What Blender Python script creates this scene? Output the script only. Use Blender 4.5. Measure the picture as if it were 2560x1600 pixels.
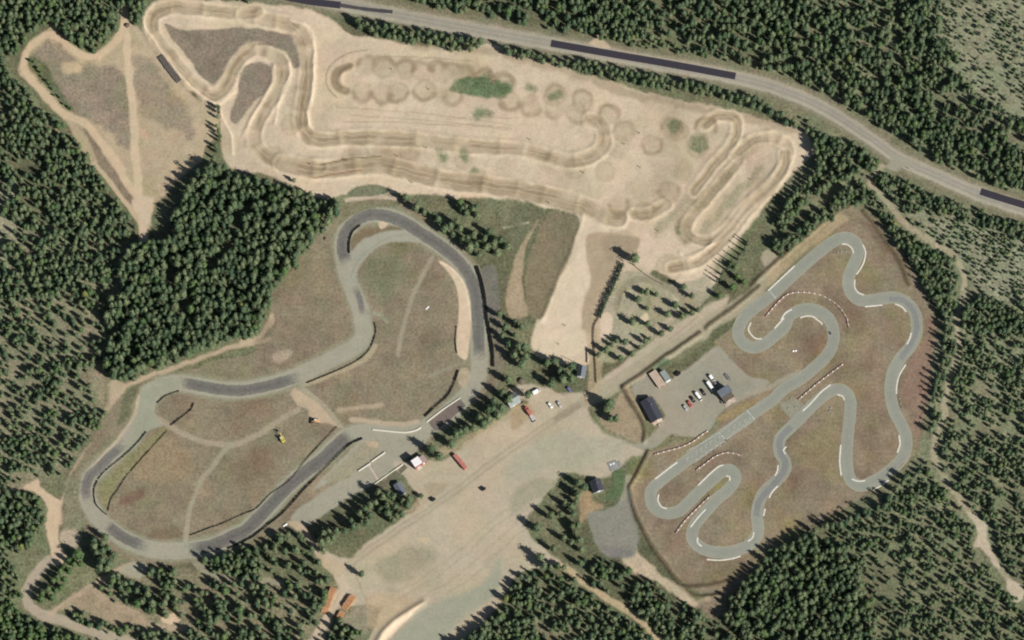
import bpy, math, random
import numpy as np
random.seed(7); np.random.seed(7)
R = math.radians
for o in list(bpy.data.objects): bpy.data.objects.remove(o)
scn = bpy.context.scene
COL = scn.collection

# ------------------------------------------------------------------ camera, sky, sun, exposure
TILT = R(20.0); DIST = 3000.0; MPP = 0.25; SENS = 36.0; FOC = SENS*DIST/(2560*MPP)
cam = bpy.data.cameras.new('camera'); co = bpy.data.objects.new('camera', cam); COL.objects.link(co)
cam.sensor_width = SENS; cam.lens = FOC; cam.clip_start = 50; cam.clip_end = 20000
CAM = np.array([0.0, -DIST*math.sin(TILT), DIST*math.cos(TILT)])
co.location = CAM; co.rotation_euler = (TILT, 0, 0)
scn.camera = co
SUN_EL = R(36.0); SUN_AZ = R(126.0)          # azimuth clockwise from +Y (north)
w = bpy.data.worlds.new('World'); scn.world = w; w.use_nodes = True
nt = w.node_tree; bg = nt.nodes['Background']
sky = nt.nodes.new('ShaderNodeTexSky'); sky.sky_type = 'NISHITA'; sky.sun_disc = False
sky.sun_elevation = SUN_EL; sky.sun_rotation = SUN_AZ
nt.links.new(sky.outputs[0], bg.inputs[0]); bg.inputs[1].default_value = 0.05
sl = bpy.data.lights.new('sun', 'SUN'); sl.energy = 5.0; sl.angle = R(0.5); sl.color = (1.0, 0.965, 0.92)
so = bpy.data.objects.new('sun', sl); COL.objects.link(so)
so.location = (300, -200, 400)
so.rotation_euler = (math.pi/2-SUN_EL, 0, math.pi-SUN_AZ)
scn.view_settings.view_transform = 'Standard'; scn.view_settings.look = 'None'
scn.view_settings.gamma = 1; scn.view_settings.use_curve_mapping = False
scn.view_settings.exposure = 0.30
scn.cycles.filter_width = 2.0      # soft optics of a survey from orbit

# ------------------------------------------------------------------ where things are: survey grid (px of 0.25 m) -> ground
FW = np.array([0, math.sin(TILT), -math.cos(TILT)]); UP = np.array([0, math.cos(TILT), math.sin(TILT)])
def G(px, py, h=0.0):
    u = (np.asarray(px, float)-1280)/2560*SENS; v = (800-np.asarray(py, float))/2560*SENS
    dx = u; dy = v*UP[1]+FOC*FW[1]; dz = v*UP[2]+FOC*FW[2]
    t = (h-CAM[2])/dz
    return CAM[0]+t*dx, CAM[1]+t*dy
def g3(p, z=0.0):
    x, y = G(p[0], p[1]); return (float(x), float(y), z)
def Z(n, pts):      # survey sheets 1..16, 640x400 each
    ox = ((n-1) % 4)*640; oy = ((n-1)//4)*400
    return [(ox+x/3.78, oy+y/3.78) for x, y in pts]
def D(pts): return [(x*1.0579, y*1.0579) for x, y in pts]
def S1(pts): return [(1580+x/7.56, 900+y/7.56) for x, y in pts]
def S2(pts): return [(1260+x/7.56, 880+y/7.56) for x, y in pts]
def S3(pts): return [(880+x/7.56, 1100+y/7.56) for x, y in pts]
def S4(pts): return [(1440+x/9.45, 1100+y/9.45) for x, y in pts]
def S5(pts): return [(640+x/10.8, 980+y/10.8) for x, y in pts]
def S6(pts): return [(1460+x/6.87, 680+y/6.87) for x, y in pts]
def S7(pts): return [(1600+x/6.05, 1000+y/6.05) for x, y in pts]
def S8(pts): return [(780+x/8.07, 1440+y/8.07) for x, y in pts]

KALB = 0.78
def S(r, g, b):
    f = lambda c: ((c/255+0.055)/1.055)**2.4 if c > 10 else c/255/12.92
    return np.array([f(r), f(g), f(b)])*KALB
def spline(pts, n=7, closed=False):
    P = [np.array(p, float) for p in pts]; m = len(P); out = []
    if m == 2: return [tuple(P[0]+(P[1]-P[0])*i/n) for i in range(n+1)]
    rng = range(m) if closed else range(m-1)
    for i in rng:
        if closed: a, b, c, d = P[(i-1) % m], P[i], P[(i+1) % m], P[(i+2) % m]
        else:
            b, c = P[i], P[i+1]; a = P[i-1] if i else 2*b-c; d = P[i+2] if i+2 < m else 2*c-b
        for k in range(n):
            t = k/n
            out.append(tuple(0.5*((2*b)+(c-a)*t+(2*a-5*b+4*c-d)*t*t+(3*b-a-3*c+d)*t**3)))
    out.append(out[0] if closed else tuple(P[-1]))
    return out

# ------------------------------------------------------------------ materials
def mat(name, c, rough=0.8, spec=0.2, noise=0.15, nscale=1.5, metal=0.0):
    m = bpy.data.materials.new(name); m.use_nodes = True; n = m.node_tree; b = n.nodes['Principled BSDF']
    b.inputs['Roughness'].default_value = rough; b.inputs['Specular IOR Level'].default_value = spec
    b.inputs['Metallic'].default_value = metal
    tc = n.nodes.new('ShaderNodeTexCoord'); no = n.nodes.new('ShaderNodeTexNoise'); no.inputs['Scale'].default_value = nscale
    no.inputs['Detail'].default_value = 4
    n.links.new(tc.outputs['Object'], no.inputs['Vector'])
    mr = n.nodes.new('ShaderNodeMapRange'); mr.inputs[1].default_value = 0.25; mr.inputs[2].default_value = 0.75
    mr.inputs[3].default_value = 1-noise; mr.inputs[4].default_value = 1+noise
    n.links.new(no.outputs['Fac'], mr.inputs[0])
    vm = n.nodes.new('ShaderNodeVectorMath'); vm.operation = 'SCALE'; vm.inputs[0].default_value = tuple(c)[:3]
    n.links.new(mr.outputs[0], vm.inputs['Scale']); n.links.new(vm.outputs[0], b.inputs['Base Color'])
    return m
def ground_mat():
    m = bpy.data.materials.new('soil'); m.use_nodes = True; n = m.node_tree; L = n.links
    b = n.nodes['Principled BSDF']; b.inputs['Roughness'].default_value = 1.0; b.inputs['Specular IOR Level'].default_value = 0.0
    ac = n.nodes.new('ShaderNodeAttribute'); ac.attribute_name = 'soil_tone'
    av = n.nodes.new('ShaderNodeAttribute'); av.attribute_name = 'cover'
    ge = n.nodes.new('ShaderNodeNewGeometry')
    def noise(scale, detail=3, off=0):
        a = n.nodes.new('ShaderNodeTexNoise'); a.inputs['Scale'].default_value = scale; a.inputs['Detail'].default_value = detail
        if off:
            v = n.nodes.new('ShaderNodeVectorMath'); v.operation = 'ADD'; v.inputs[1].default_value = (off, off*.7, 0)
            L.new(ge.outputs['Position'], v.inputs[0]); L.new(v.outputs[0], a.inputs['Vector'])
        else: L.new(ge.outputs['Position'], a.inputs['Vector'])
        return a.outputs['Fac']
    def mth(op, a, b_):
        k = n.nodes.new('ShaderNodeMath'); k.operation = op
        for i, x in enumerate((a, b_)):
            if isinstance(x, (int, float)): k.inputs[i].default_value = x
            else: L.new(x, k.inputs[i])
        return k.outputs[0]
    veg = av.outputs['Fac']
    f = mth('ADD', 1.0, mth('MULTIPLY', mth('SUBTRACT', noise(.025, 3), .5), .22))
    a2 = mth('ADD', .18, mth('MULTIPLY', veg, .75)); f = mth('ADD', f, mth('MULTIPLY', mth('SUBTRACT', noise(.16, 4, 31), .5), a2))
    a3 = mth('ADD', .18, mth('MULTIPLY', veg, 1.5)); f = mth('ADD', f, mth('MULTIPLY', mth('SUBTRACT', noise(.6, 4, 77), .5), a3))
    f = mth('MAXIMUM', f, .3)
    sc = n.nodes.new('ShaderNodeVectorMath'); sc.operation = 'SCALE'; L.new(ac.outputs['Color'], sc.inputs[0]); L.new(f, sc.inputs['Scale'])
    # hue drift between greener and redder cover
    hn = mth('SUBTRACT', noise(.07, 4, 140), .5); hf = mth('MULTIPLY', hn, mth('ADD', .10, mth('MULTIPLY', veg, .36)))
    cb = n.nodes.new('ShaderNodeCombineXYZ'); L.new(mth('ADD', 1.0, hf), cb.inputs[0]); L.new(mth('SUBTRACT', 1.0, mth('MULTIPLY', hf, .12)), cb.inputs[1])
    L.new(mth('ADD', 1.0, mth('MULTIPLY', hf, .35)), cb.inputs[2])
    mu = n.nodes.new('ShaderNodeVectorMath'); mu.operation = 'MULTIPLY'; L.new(sc.outputs[0], mu.inputs[0]); L.new(cb.outputs[0], mu.inputs[1])
    L.new(mu.outputs[0], b.inputs['Base Color'])
    return m
def foliage_mat(name, ca, cb_):
    m = bpy.data.materials.new(name); m.use_nodes = True; n = m.node_tree; L = n.links; b = n.nodes['Principled BSDF']
    b.inputs['Roughness'].default_value = 0.9; b.inputs['Specular IOR Level'].default_value = 0.1
    oi = n.nodes.new('ShaderNodeObjectInfo'); ge = n.nodes.new('ShaderNodeNewGeometry')
    no = n.nodes.new('ShaderNodeTexNoise'); no.inputs['Scale'].default_value = 0.6; L.new(ge.outputs['Position'], no.inputs['Vector'])
    ad = n.nodes.new('ShaderNodeMath'); ad.operation = 'MULTIPLY_ADD'; L.new(no.outputs['Fac'], ad.inputs[0]); ad.inputs[1].default_value = .5
    L.new(oi.outputs['Random'], ad.inputs[2])
    su = n.nodes.new('ShaderNodeMath'); su.operation = 'SUBTRACT'; su.inputs[1].default_value = .25; L.new(ad.outputs[0], su.inputs[0])
    mx = n.nodes.new('ShaderNodeMix'); mx.data_type = 'RGBA'; L.new(su.outputs[0], mx.inputs[0])
    mx.inputs[6].default_value = (*ca, 1); mx.inputs[7].default_value = (*cb_, 1)
    L.new(mx.outputs[2], b.inputs['Base Color'])
    return m
M = dict(
    soil=ground_mat(),
    pine=foliage_mat('pine_needles', (.068, .106, .056), (.138, .168, .086)),
    spruce=foliage_mat('spruce_needles', (.050, .088, .050), (.098, .132, .068)),
    birch=foliage_mat('birch_leaves', (.062, .110, .042), (.105, .145, .058)),
    gold=foliage_mat('turning_leaves', (.13, .16, .05), (.19, .19, .06)),
    bush=foliage_mat('bush_leaves', (.07, .09, .045), (.12, .13, .07)),
    bark=mat('bark', (.10, .075, .055), .95, .05),
    white=mat('white_paint', (.80, .79, .75), .5, .3, .05),
    cream=mat('cream_paint', (.55, .52, .43), .6, .3, .08),
    kerb=mat('weathered_white_kerb', (.56, .535, .46), .8, .2, .2, .8),
    redplastic=mat('faded_red_plastic', (.40, .24, .19), .6, .3, .15),
    redpaint=mat('red_car_paint', (.45, .10, .08), .35, .5, .05),
    black=mat('black_paint', (.018, .018, .02), .4, .4, .1),
    bluepaint=mat('blue_car_paint', (.10, .11, .28), .35, .5, .05),
    silver=mat('silver_paint', (.42, .42, .41), .4, .5, .05),
    grey=mat('grey_paint', (.16, .16, .16), .45, .4, .08),
    glass=mat('dark_glass', (.02, .025, .03), .15, .5, .05),
    rubber=mat('black_rubber', (.022, .021, .02), .9, .1, .25),
    dusty=mat('dusty_rubber', (.17, .15, .13), .95, .1, .3),
    lamp=mat('lamp_glass', (.75, .74, .68), .2, .5, .05),
    tail=mat('red_lamp_glass', (.4, .03, .02), .3, .5, .05),
    roofdark=mat('dark_roof_felt', (.050, .052, .066), .8, .2, .2, .5),
    roofgrey=mat('grey_roof_sheet', (.13, .145, .165), .6, .3, .15, .5),
    roofpale=mat('pale_green_roof_sheet', (.24, .27, .25), .7, .2, .12, .5),
    roofbrown=mat('brown_roof_felt', (.12, .10, .075), .9, .1, .2, .6),
    rooflight=mat('light_metal_roof', (.74, .70, .68), .5, .3, .1, .6),
    roofpink=mat('faded_pink_roof', (.33, .25, .22), .8, .2, .12, .4),
    rooftan=mat('tan_roof_felt', (.42, .33, .25), .9, .1, .15, .4),
    wallred=mat('red_board_wall', (.30, .085, .075), .85, .1, .15, 1),
    wallpink=mat('weathered_pink_board', (.52, .33, .25), .85, .1, .15, 1),
    wallgrey=mat('grey_board_wall', (.42, .41, .39), .85, .1, .15, 1),
    deck=mat('bleached_deck_boards', (.45, .36, .29), .9, .1, .2, .7),
    concrete=mat('weathered_concrete', (.24, .24, .225), .9, .1, .15, .7),
    container=mat('faded_red_container_steel', (.40, .155, .12), .6, .3, .12, .5),
    yellow=mat('yellow_machine_paint', (.52, .42, .10), .5, .4, .15),
    orange=mat('orange_machine_paint', (.62, .36, .16), .5, .4, .15),
    log=mat('fresh_debarked_logs', (.46, .25, .13), .9, .1, .3, .6),
    logend=mat('sawn_log_end', (.60, .42, .25), .9, .1, .2, .6),
    wood=mat('grey_brown_timber', (.13, .095, .075), .9, .1, .2, 1),
    line=mat('worn_white_road_paint', (.38, .385, .345), .9, .1, .3, .5),
    asphalt=mat('new_dark_asphalt', (.034, .031, .038), .9, .1, .18, .25),
)

# ------------------------------------------------------------------ terrain fields
STEP = 3.2
xs = np.concatenate([[-9000, -5000, -2600, -1300, -700], np.arange(-330, 2890, STEP), [3250, 3900, 5200, 7600, 11500]])
ys = np.concatenate([[-7000, -4000, -2000, -1000, -560], np.arange(-300, 1900, STEP), [2150, 2600, 3600, 5600, 8600]])
NX, NY = len(xs), len(ys)
X, Y = np.meshgrid(xs, ys)
def vnoise(scale, seed):
    rs = np.random.RandomState(seed); n = int(3600/scale)+6; T = rs.rand(n, n)
    fx = (np.clip(X, -400, 3100)+420)/scale; fy = (np.clip(Y, -400, 3100)+420)/scale
    ix = fx.astype(int); iy = fy.astype(int); tx = fx-ix; ty = fy-iy
    tx = tx*tx*(3-2*tx); ty = ty*ty*(3-2*ty)
    return (T[iy, ix]*(1-tx)+T[iy, ix+1]*tx)*(1-ty)+(T[iy+1, ix]*(1-tx)+T[iy+1, ix+1]*tx)*ty-.5
N1 = vnoise(26, 1)+.5*vnoise(11, 2); N2 = vnoise(26, 3)+.5*vnoise(11, 4)
NB = vnoise(170, 5); NM = vnoise(60, 6); NF = vnoise(9, 8); NP = vnoise(24, 9)
C = np.zeros((NY, NX, 3)); VEG = np.ones((NY, NX)); ZO = np.zeros((NY, NX), int); HT = np.zeros((NY, NX))
ZN = ['ground', 'sand_field', 'motocross_track', 'gravel_yard', 'dirt_path', 'rally_infield', 'kart_infield', 'rally_circuit', 'road', 'paddock', 'grass_verge']
def win(x0, x1, y0, y1):
    return slice(max(np.searchsorted(ys, y0)-1, 0), min(np.searchsorted(ys, y1)+1, NY)), slice(max(np.searchsorted(xs, x0)-1, 0), min(np.searchsorted(xs, x1)+1, NX))
def sstep(d, soft):
    t = np.clip(.5-d/max(soft, .01), 0, 1); return t*t*(3-2*t)
def segdist(PX, PY, a, b):
    dx, dy = b[0]-a[0], b[1]-a[1]; l2 = dx*dx+dy*dy+1e-9
    t = np.clip(((PX-a[0])*dx+(PY-a[1])*dy)/l2, 0, 1)
    return np.hypot(PX-a[0]-t*dx, PY-a[1]-t*dy)
def mpoly(pts, soft, warp, sm=True):
    if sm: pts = spline(pts, 4, True)
    x = [p[0] for p in pts]; y = [p[1] for p in pts]; m = soft+warp*1.5+6
    sl_ = win(min(x)-m, max(x)+m, min(y)-m, max(y)+m)
    PX = X[sl_]+warp*N1[sl_]; PY = Y[sl_]+warp*N2[sl_]
    ins = np.zeros(PX.shape, bool); d = np.full(PX.shape, 1e9)
    for i in range(len(pts)):
        a, b = pts[i], pts[(i+1) % len(pts)]
        if abs(a[0]-b[0])+abs(a[1]-b[1]) < 1e-6: continue
        d = np.minimum(d, segdist(PX, PY, a, b))
        if a[1] != b[1]:
            ins ^= ((a[1] > PY) != (b[1] > PY)) & (PX < (b[0]-a[0])*(PY-a[1])/(b[1]-a[1])+a[0])
    return sl_, sstep(np.where(ins, -d, d), soft)
def dline(pts, reach, warp, closed=False, sm=True):
    if sm: pts = spline(pts, 7, closed)
    x = [p[0] for p in pts]; y = [p[1] for p in pts]
    sl_ = win(min(x)-reach-9, max(x)+reach+9, min(y)-reach-9, max(y)+reach+9)
    r0, c0 = sl_[0].start, sl_[1].start
    d = np.full(X[sl_].shape, 1e9)
    for a, b in zip(pts[:-1], pts[1:]):
        s2 = win(min(a[0], b[0])-reach-6, max(a[0], b[0])+reach+6, min(a[1], b[1])-reach-6, max(a[1], b[1])+reach+6)
        q = (slice(s2[0].start-r0, s2[0].stop-r0), slice(s2[1].start-c0, s2[1].stop-c0))
        d[q] = np.minimum(d[q], segdist(X[s2]+warp*N1[s2], Y[s2]+warp*N2[s2], a, b))
    return sl_, d
def put(sl_, m, col=None, veg=None, zone=None, mul=None):
    if col is not None: C[sl_] = C[sl_]*(1-m[..., None])+np.asarray(col)*m[..., None]
    if mul is not None: C[sl_] *= 1+(np.asarray(mul)-1)*m[..., None]
    if veg is not None: VEG[sl_] = VEG[sl_]*(1-m)+veg*m
    if zone is not None:
        z = ZO[sl_]; z[m > .5] = ZN.index(zone)
def poly(pts, col=None, soft=6, warp=6, op=1, veg=None, zone=None, mul=None, sm=True):
    s, m = mpoly(pts, soft, warp, sm); put(s, m*op, col, veg, None, mul)
    if zone: put(s, m, zone=zone)
def line(pts, w_, col=None, soft=4, warp=2, op=1, veg=None, zone=None, mul=None, closed=False, sm=True, patchy=0):
    s, d = dline(pts, w_/2+soft, warp, closed, sm); m = sstep(d-w_/2, soft)
    put(s, m*op if not patchy else m*op*np.clip(1+patchy*(NM[s]+NP[s]), .1, 1.3), col, veg, None, mul)
    if zone: put(s, m, zone=zone)
def disc(c, r, col=None, soft=6, warp=3, op=1, veg=None, mul=None, ring=None, zone=None):
    s = win(c[0]-r-soft-9, c[0]+r+soft+9, c[1]-r-soft-9, c[1]+r+soft+9)
    d = np.hypot(X[s]+warp*N1[s]-c[0], Y[s]+warp*N2[s]-c[1]); m = sstep(d-r, soft)*op; put(s, m, col, veg, zone, mul)
    if ring: put(s, np.exp(-((d-r+3)/3.6)**2), mul=ring)
def ridge(pts, h, sig, warp=2, closed=False, sm=True):
    s, d = dline(pts, sig*3.2, warp, closed, sm); HT[s] += h*np.exp(-(d/sig)**2)
def edges(pts, w_, h, sig):     # berms on both sides of a track
    s, d = dline(pts, w_/2+sig*3.2, 2); HT[s] += h*np.exp(-((d-w_/2)/sig)**2)
def scatter(pts, n, r0, r1, tints, op=.5, seed=0, warp=22):
    rs = random.Random(seed); x = [p[0] for p in pts]; y = [p[1] for p in pts]; k = 0
    while k < n:
        c = (rs.uniform(min(x), max(x)), rs.uniform(min(y), max(y)))
        if inpoly(c, pts):
            r = rs.uniform(r0, r1); disc(c, r, mul=rs.choice(tints), soft=r*1.4, warp=warp, op=op*rs.uniform(.4, 1)); k += 1
def inpoly(c, pts):
    r = False
    for i in range(len(pts)):
        a, b = pts[i], pts[i-1]
        if (a[1] > c[1]) != (b[1] > c[1]) and c[0] < (b[0]-a[0])*(c[1]-a[1])/(b[1]-a[1])+a[0]: r = not r
    return r

SAND = S(209, 191, 164); SANDL = S(228, 208, 178); SANDD = S(166, 149, 120); SANDM = S(188, 168, 138); HEATH = S(146, 134, 116)
YARD = S(188, 175, 152); YARDG = S(164, 163, 142); KART = S(143, 131, 110); RALLY = S(141, 131, 109); GRAV = S(165, 161, 141)
OLIVE = S(126, 126, 94); GREEN = S(98, 116, 80); BROWN = S(118, 100, 84); PATH = S(194, 176, 150)

# base: forest floor, paler lichen heath eastward
e = np.clip((X-1900)/500, 0, 1)*np.clip(1-(Y-900)/900, 0.25, 1)
C[:] = S(116, 117, 90); C[:] = C*(1-e[..., None]*.75)+S(138, 140, 112)*e[..., None]*.75
C[:] *= (1+.35*NB+.3*NM)[..., None]
poly(D([(2170, 30), (2330, 0), (2460, -20), (2470, 330), (2330, 260), (2240, 180)]), S(146, 147, 120), 40, 20, .75, 1)
poly(D([(2120, 470), (2250, 520), (2430, 560), (2430, 700), (2330, 700), (2260, 600), (2180, 540)]), S(150, 152, 126), 40, 20, .75, 1)
poly(D([(-60, 560), (90, 540), (330, 600), (270, 800), (255, 920), (190, 1080), (60, 1150), (-60, 1150)]), S(146, 142, 116), 40, 18, .7, .9)
poly(D([(-40, 380), (40, 420), (30, 600), (-40, 640)]), S(160, 155, 130), 20, 14, .8, .9)
poly(D([(240, 1360), (480, 1350), (760, 1400), (800, 1512), (300, 1600)]), S(146, 138, 112), 40, 18, .7, .9)
poly(D([(1180, 1380), (1560, 1520), (1500, 1700), (900, 1640)]), S(138, 132, 106), 40, 18, .6, .9)

# the road with its verges
ROADC = D([(500, -55), (640, -25), (780, 3), (900, 28), (1100, 66), (1300, 102), (1500, 140), (1735, 182), (1850, 214), (1950, 258), (2050, 322), (2130, 378), (2220, 418), (2310, 457), (2420, 494), (2560, 535), (2750, 590)])
line(ROADC, 74, S(128, 124, 100), 14, 8, .9, .8, 'grass_verge')
line(ROADC, 48, S(146, 140, 118), 8, 4, .7, .5)
line(ROADC, 31, S(165, 159, 143), 5, 1.5, 1, .1, 'road')
for off in (-5, 5): line([(x, y+off) for x, y in ROADC], 3.5, S(140, 136, 126), 3, .5, .55)
line([(x, y+15) for x, y in ROADC], 6, S(186, 178, 156), 5, 3, .6)
line([(x, y-16) for x, y in ROADC], 6, S(184, 170, 146), 5, 3, .45)
poly(Z(3, [(820, 290), (870, 380), (930, 460), (730, 420), (790, 350)]), S(200, 180, 152), 4, 3, .9, .2)
poly(Z(8, [(1120, 60), (1210, -60), (1380, 30), (1260, 70), (1200, 100), (1080, 60)]), S(160, 156, 138), 5, 3, 1, .1, 'road')
# forest tracks in the east
EP = Z(8, [(1080, 60), (960, 190), (1060, 330), (1180, 460), (1270, 580), (1420, 700), (1600, 800), (1730, 880), (1790, 960), (1840, 1080), (1850, 1250), (1810, 1400), (1790, 1512)])+Z(12, [(1790, 100), (1800, 250), (1760, 420), (1730, 560), (1680, 720), (1660, 880), (1630, 1020), (1570, 1150), (1570, 1300), (1640, 1450)])+Z(16, [(1750, 100), (1870, 270), (2000, 400), (2050, 560), (2090, 680), (2180, 800), (2260, 930), (2400, 1030), (2560, 1130)])
line(EP, 15, S(176, 165, 138), 8, 5, .8, .4, 'dirt_path')
poly(Z(16, [(1870, 290), (2080, 420), (2060, 560), (2140, 690), (2200, 820), (2130, 800), (2020, 640), (1940, 640), (1990, 480)]), S(196, 182, 158), 6, 6, .9, .3)
poly(Z(16, [(2260, 930), (2420, 1010), (2420, 1110), (2350, 1160), (2280, 1080)]), S(198, 184, 160), 6, 6, .9, .3)

line(Z(15, [(400, 770), (560, 860), (650, 950), (800, 1050), (950, 1150), (1080, 1230), (1200, 1320), (1300, 1420), (1420, 1540), (1500, 1650)]), 16, S(190, 170, 136), 6, 4, .95, .3, 'dirt_path')
# motocross sand
SANDP = D([(352, 22), (400, -4), (560, 4), (700, 18), (780, 42), (830, 82), (860, 84), (960, 104), (1060, 112), (1160, 104), (1200, 124), (1300, 152), (1400, 182), (1530, 218), (1620, 240), (1720, 258), (1800, 285), (1880, 298), (1928, 352), (1890, 395), (1840, 450), (1790, 510), (1755, 560), (1712, 625), (1690, 665), (1660, 690), (1590, 660), (1540, 640), (1520, 690), (1420, 720), (1400, 830), (1385, 862), (1320, 858), (1252, 812), (1300, 690), (1372, 508), (1290, 490), (1220, 470), (1080, 467), (950, 457), (820, 462), (760, 468), (700, 445), (640, 415), (545, 395), (520, 330), (515, 245), (470, 230), (410, 170), (345, 90)])
poly(SANDP, SAND, 8, 7, 1, .18, 'sand_field')
scatter(SANDP, 260, 14, 50, [(.86, .87, .88), (1.07, 1.06, 1.05), (.89, .91, .87), (1.05, 1.03, .99), (.93, .91, .93), (.9, .88, .86)], .85, 3)
# grey-green and brown marginal ground round the sand
line(D([(980, 108), (1160, 122), (1330, 168), (1500, 222), (1620, 250), (1760, 282), (1880, 305)]), 20, S(156, 140, 116), 14, 14, .6)
for c, r in [((1110, 205), 26), ((1150, 200), 30), ((1190, 210), 22), ((1250, 212), 12), ((1135, 270), 13), ((1155, 272), 12), ((1310, 225), 16), ((1595, 300), 16), ((1650, 340), 22), ((1100, 365), 16), ((1040, 365), 14), ((1120, 410), 14), ((1600, 545), 10), ((1680, 570), 12)]:
    disc(D([c])[0], r*1.06, S(112, 124, 92), 14, 16, .75, .8)
poly(D([(1060, 215), (1090, 185), (1150, 180), (1210, 205), (1190, 230), (1120, 228)]), S(98, 118, 84), 10, 12, .8, .9)
line(D([(1555, 540), (1620, 480), (1700, 390), (1760, 330)]), 26, S(152, 146, 118), 18, 12, .6, .5)
line(D([(1640, 570), (1720, 480), (1800, 400)]), 22, S(140, 138, 108), 14, 12, .55, .6)
line(D([(1690, 640), (1750, 575), (1790, 520)]), 16, S(118, 126, 90), 9, 8, .7, .7)
# grey heath inside the upper loop
poly(Z(1, [(1560, 220), (1700, 275), (2050, 280), (2240, 260), (2419, 290), (2419, 420), (2330, 450), (2180, 620), (2060, 760), (2000, 800), (1880, 690), (1740, 500), (1600, 330)])+[], HEATH*.92, 6, 5, 1, .6)
poly(Z(2, [(-60, 280), (100, 280), (230, 310), (370, 330), (420, 450), (430, 600), (350, 640), (290, 520), (180, 450), (60, 430), (-60, 440)]), HEATH*.92, 6, 4, 1, .6)
poly(Z(2, [(-160, 680), (-30, 600), (60, 590), (140, 640), (150, 740), (90, 880), (-20, 960), (-180, 1170), (-250, 1100), (-180, 900)]), HEATH*.94, 6, 4, 1, .6)
scatter(Z(1, [(1560, 220), (2419, 290), (2300, 450), (2060, 760), (1740, 500)]), 30, 8, 26, [(.88, .88, .88), (1.1, 1.1, 1.08)], .7, 4)
# wetted / worked track ribbons on the sand with pale berms either side
MX = [
 (Z(2, [(-120, 140), (20, 170), (170, 200), (330, 230), (430, 340), (470, 480), (480, 640), (470, 800), (440, 960), (420, 1100), (440, 1220), (520, 1310), (700, 1320), (900, 1300), (1150, 1300), (1500, 1320), (1800, 1360), (2100, 1390), (2419, 1400)])+Z(3, [(120, 1420), (330, 1470), (520, 1520), (700, 1490), (840, 1400), (870, 1290), (830, 1180), (740, 1130)]), 30),
 (Z(1, [(2419, 110), (2200, 120), (1950, 90), (1700, 70), (1530, 90), (1440, 190), (1450, 330), (1560, 480), (1700, 660), (1850, 800), (1960, 890), (2060, 880), (2150, 780), (2220, 620), (2320, 510), (2419, 460)])+Z(2, [(60, 480), (200, 540), (250, 680), (220, 820), (120, 980), (20, 1150), (-20, 1300), (40, 1430), (200, 1530), (420, 1580), (600, 1570)]), 28),
 (Z(6, [(250, 30), (600, 90), (900, 60), (1200, 50), (1450, 110), (1800, 190), (2150, 230), (2419, 270)])+Z(7, [(150, 300), (400, 350), (650, 420), (850, 520), (1000, 550)]), 40),
 (Z(7, [(1150, 510), (1300, 500), (1450, 420)]), 24),
 (Z(4, [(-600, 1180), (-480, 1090), (-330, 1110), (-300, 1240), (-380, 1400), (-520, 1560), (-700, 1800)]), 20),
 (Z(3, [(2100, 1460), (2260, 1330), (2419, 1290)])+Z(4, [(80, 1300), (180, 1370), (180, 1500), (100, 1650), (-100, 1850), (-260, 2000), (-400, 2170), (-560, 2270), (-700, 2260), (-780, 2180), (-750, 2080), (-600, 1900), (-430, 1700), (-280, 1520)]), 20),
 (Z(7, [(1500, 1010), (1700, 980), (1850, 900), (2050, 700), (2250, 450), (2419, 280)])+Z(8, [(80, 180), (150, 50), (150, -60)]), 22),
]
for i, (p, wd) in enumerate(MX):
    line(p, wd+16, SANDL, 12, 8, .5, .1, patchy=1.4)
    line(p, wd+3, SANDD, 12, 8, .66, .12, 'motocross_track', patchy=1.1)
    line(p, wd*.5, S(146, 127, 100), 8, 6, .42, patchy=1.8)
    for off in (-.3, .25): line([(x+off*wd*.7, y+off*wd*.7) for x, y in p], 3, S(214, 196, 168), 3, 5, .4, patchy=2)
    edges(p, wd+8, .38, 5)
    sp = spline(p, 7)
    rs = random.Random(i)
    for k in range(6, len(sp)-6, 9):      # jumps across the track
        a, b = np.array(sp[k]), np.array(sp[k+1]); t = (b-a)/(np.hypot(*(b-a))+1e-6); nrm = np.array([-t[1], t[0]])
        ridge([tuple(a-nrm*wd*.42), tuple(a+nrm*wd*.42)], rs.uniform(.2, .5), rs.uniform(6, 10), sm=False)
        line([tuple(a-nrm*wd*.42), tuple(a+nrm*wd*.42)], rs.uniform(5, 11), mul=(1.08, 1.07, 1.05) if rs.random() < .5 else (.9, .89, .88), soft=6, sm=False)
# sprinkler circles
CI = Z(2, [(1040, 620), (1210, 630), (1410, 660), (1570, 680), (1760, 680), (1930, 700), (2150, 740), (2360, 780), (1000, 860), (1190, 870), (1340, 870), (1590, 860), (1860, 900), (2390, 960), (390, 930), (330, 1180), (150, 1470)])+Z(3, [(170, 1000), (400, 900), (400, 1030), (670, 960), (610, 1070), (910, 1080), (1060, 1240), (1010, 1380), (1320, 1370), (1510, 1220), (1580, 1240), (1830, 1210), (1750, 1390)])+Z(7, [(330, 20), (590, 90), (880, 110), (1620, 90), (1480, 290), (1010, 420), (1250, 480), (830, 570)])+Z(6, [(2090, 170), (1960, -10), (900, -20), (1280, -20), (1450, -30)])+Z(2, [(960, 1440), (1200, 1440), (1450, 1430)])
rs = random.Random(12)
for c in CI: disc(c, rs.uniform(25, 30), mul=(.885, .885, .86), soft=7, warp=7, ring=(.94, .93, .92) if rs.random() < .6 else None)
def arc(c, r, a0, a1, w_, col, op):
    line([(c[0]+r*math.cos(R(a)), c[1]+r*math.sin(R(a))) for a in np.linspace(a0, a1, 8)], w_+4, col, 11, 7, op*.75, patchy=1.2)
WET = S(150, 132, 106)
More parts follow.
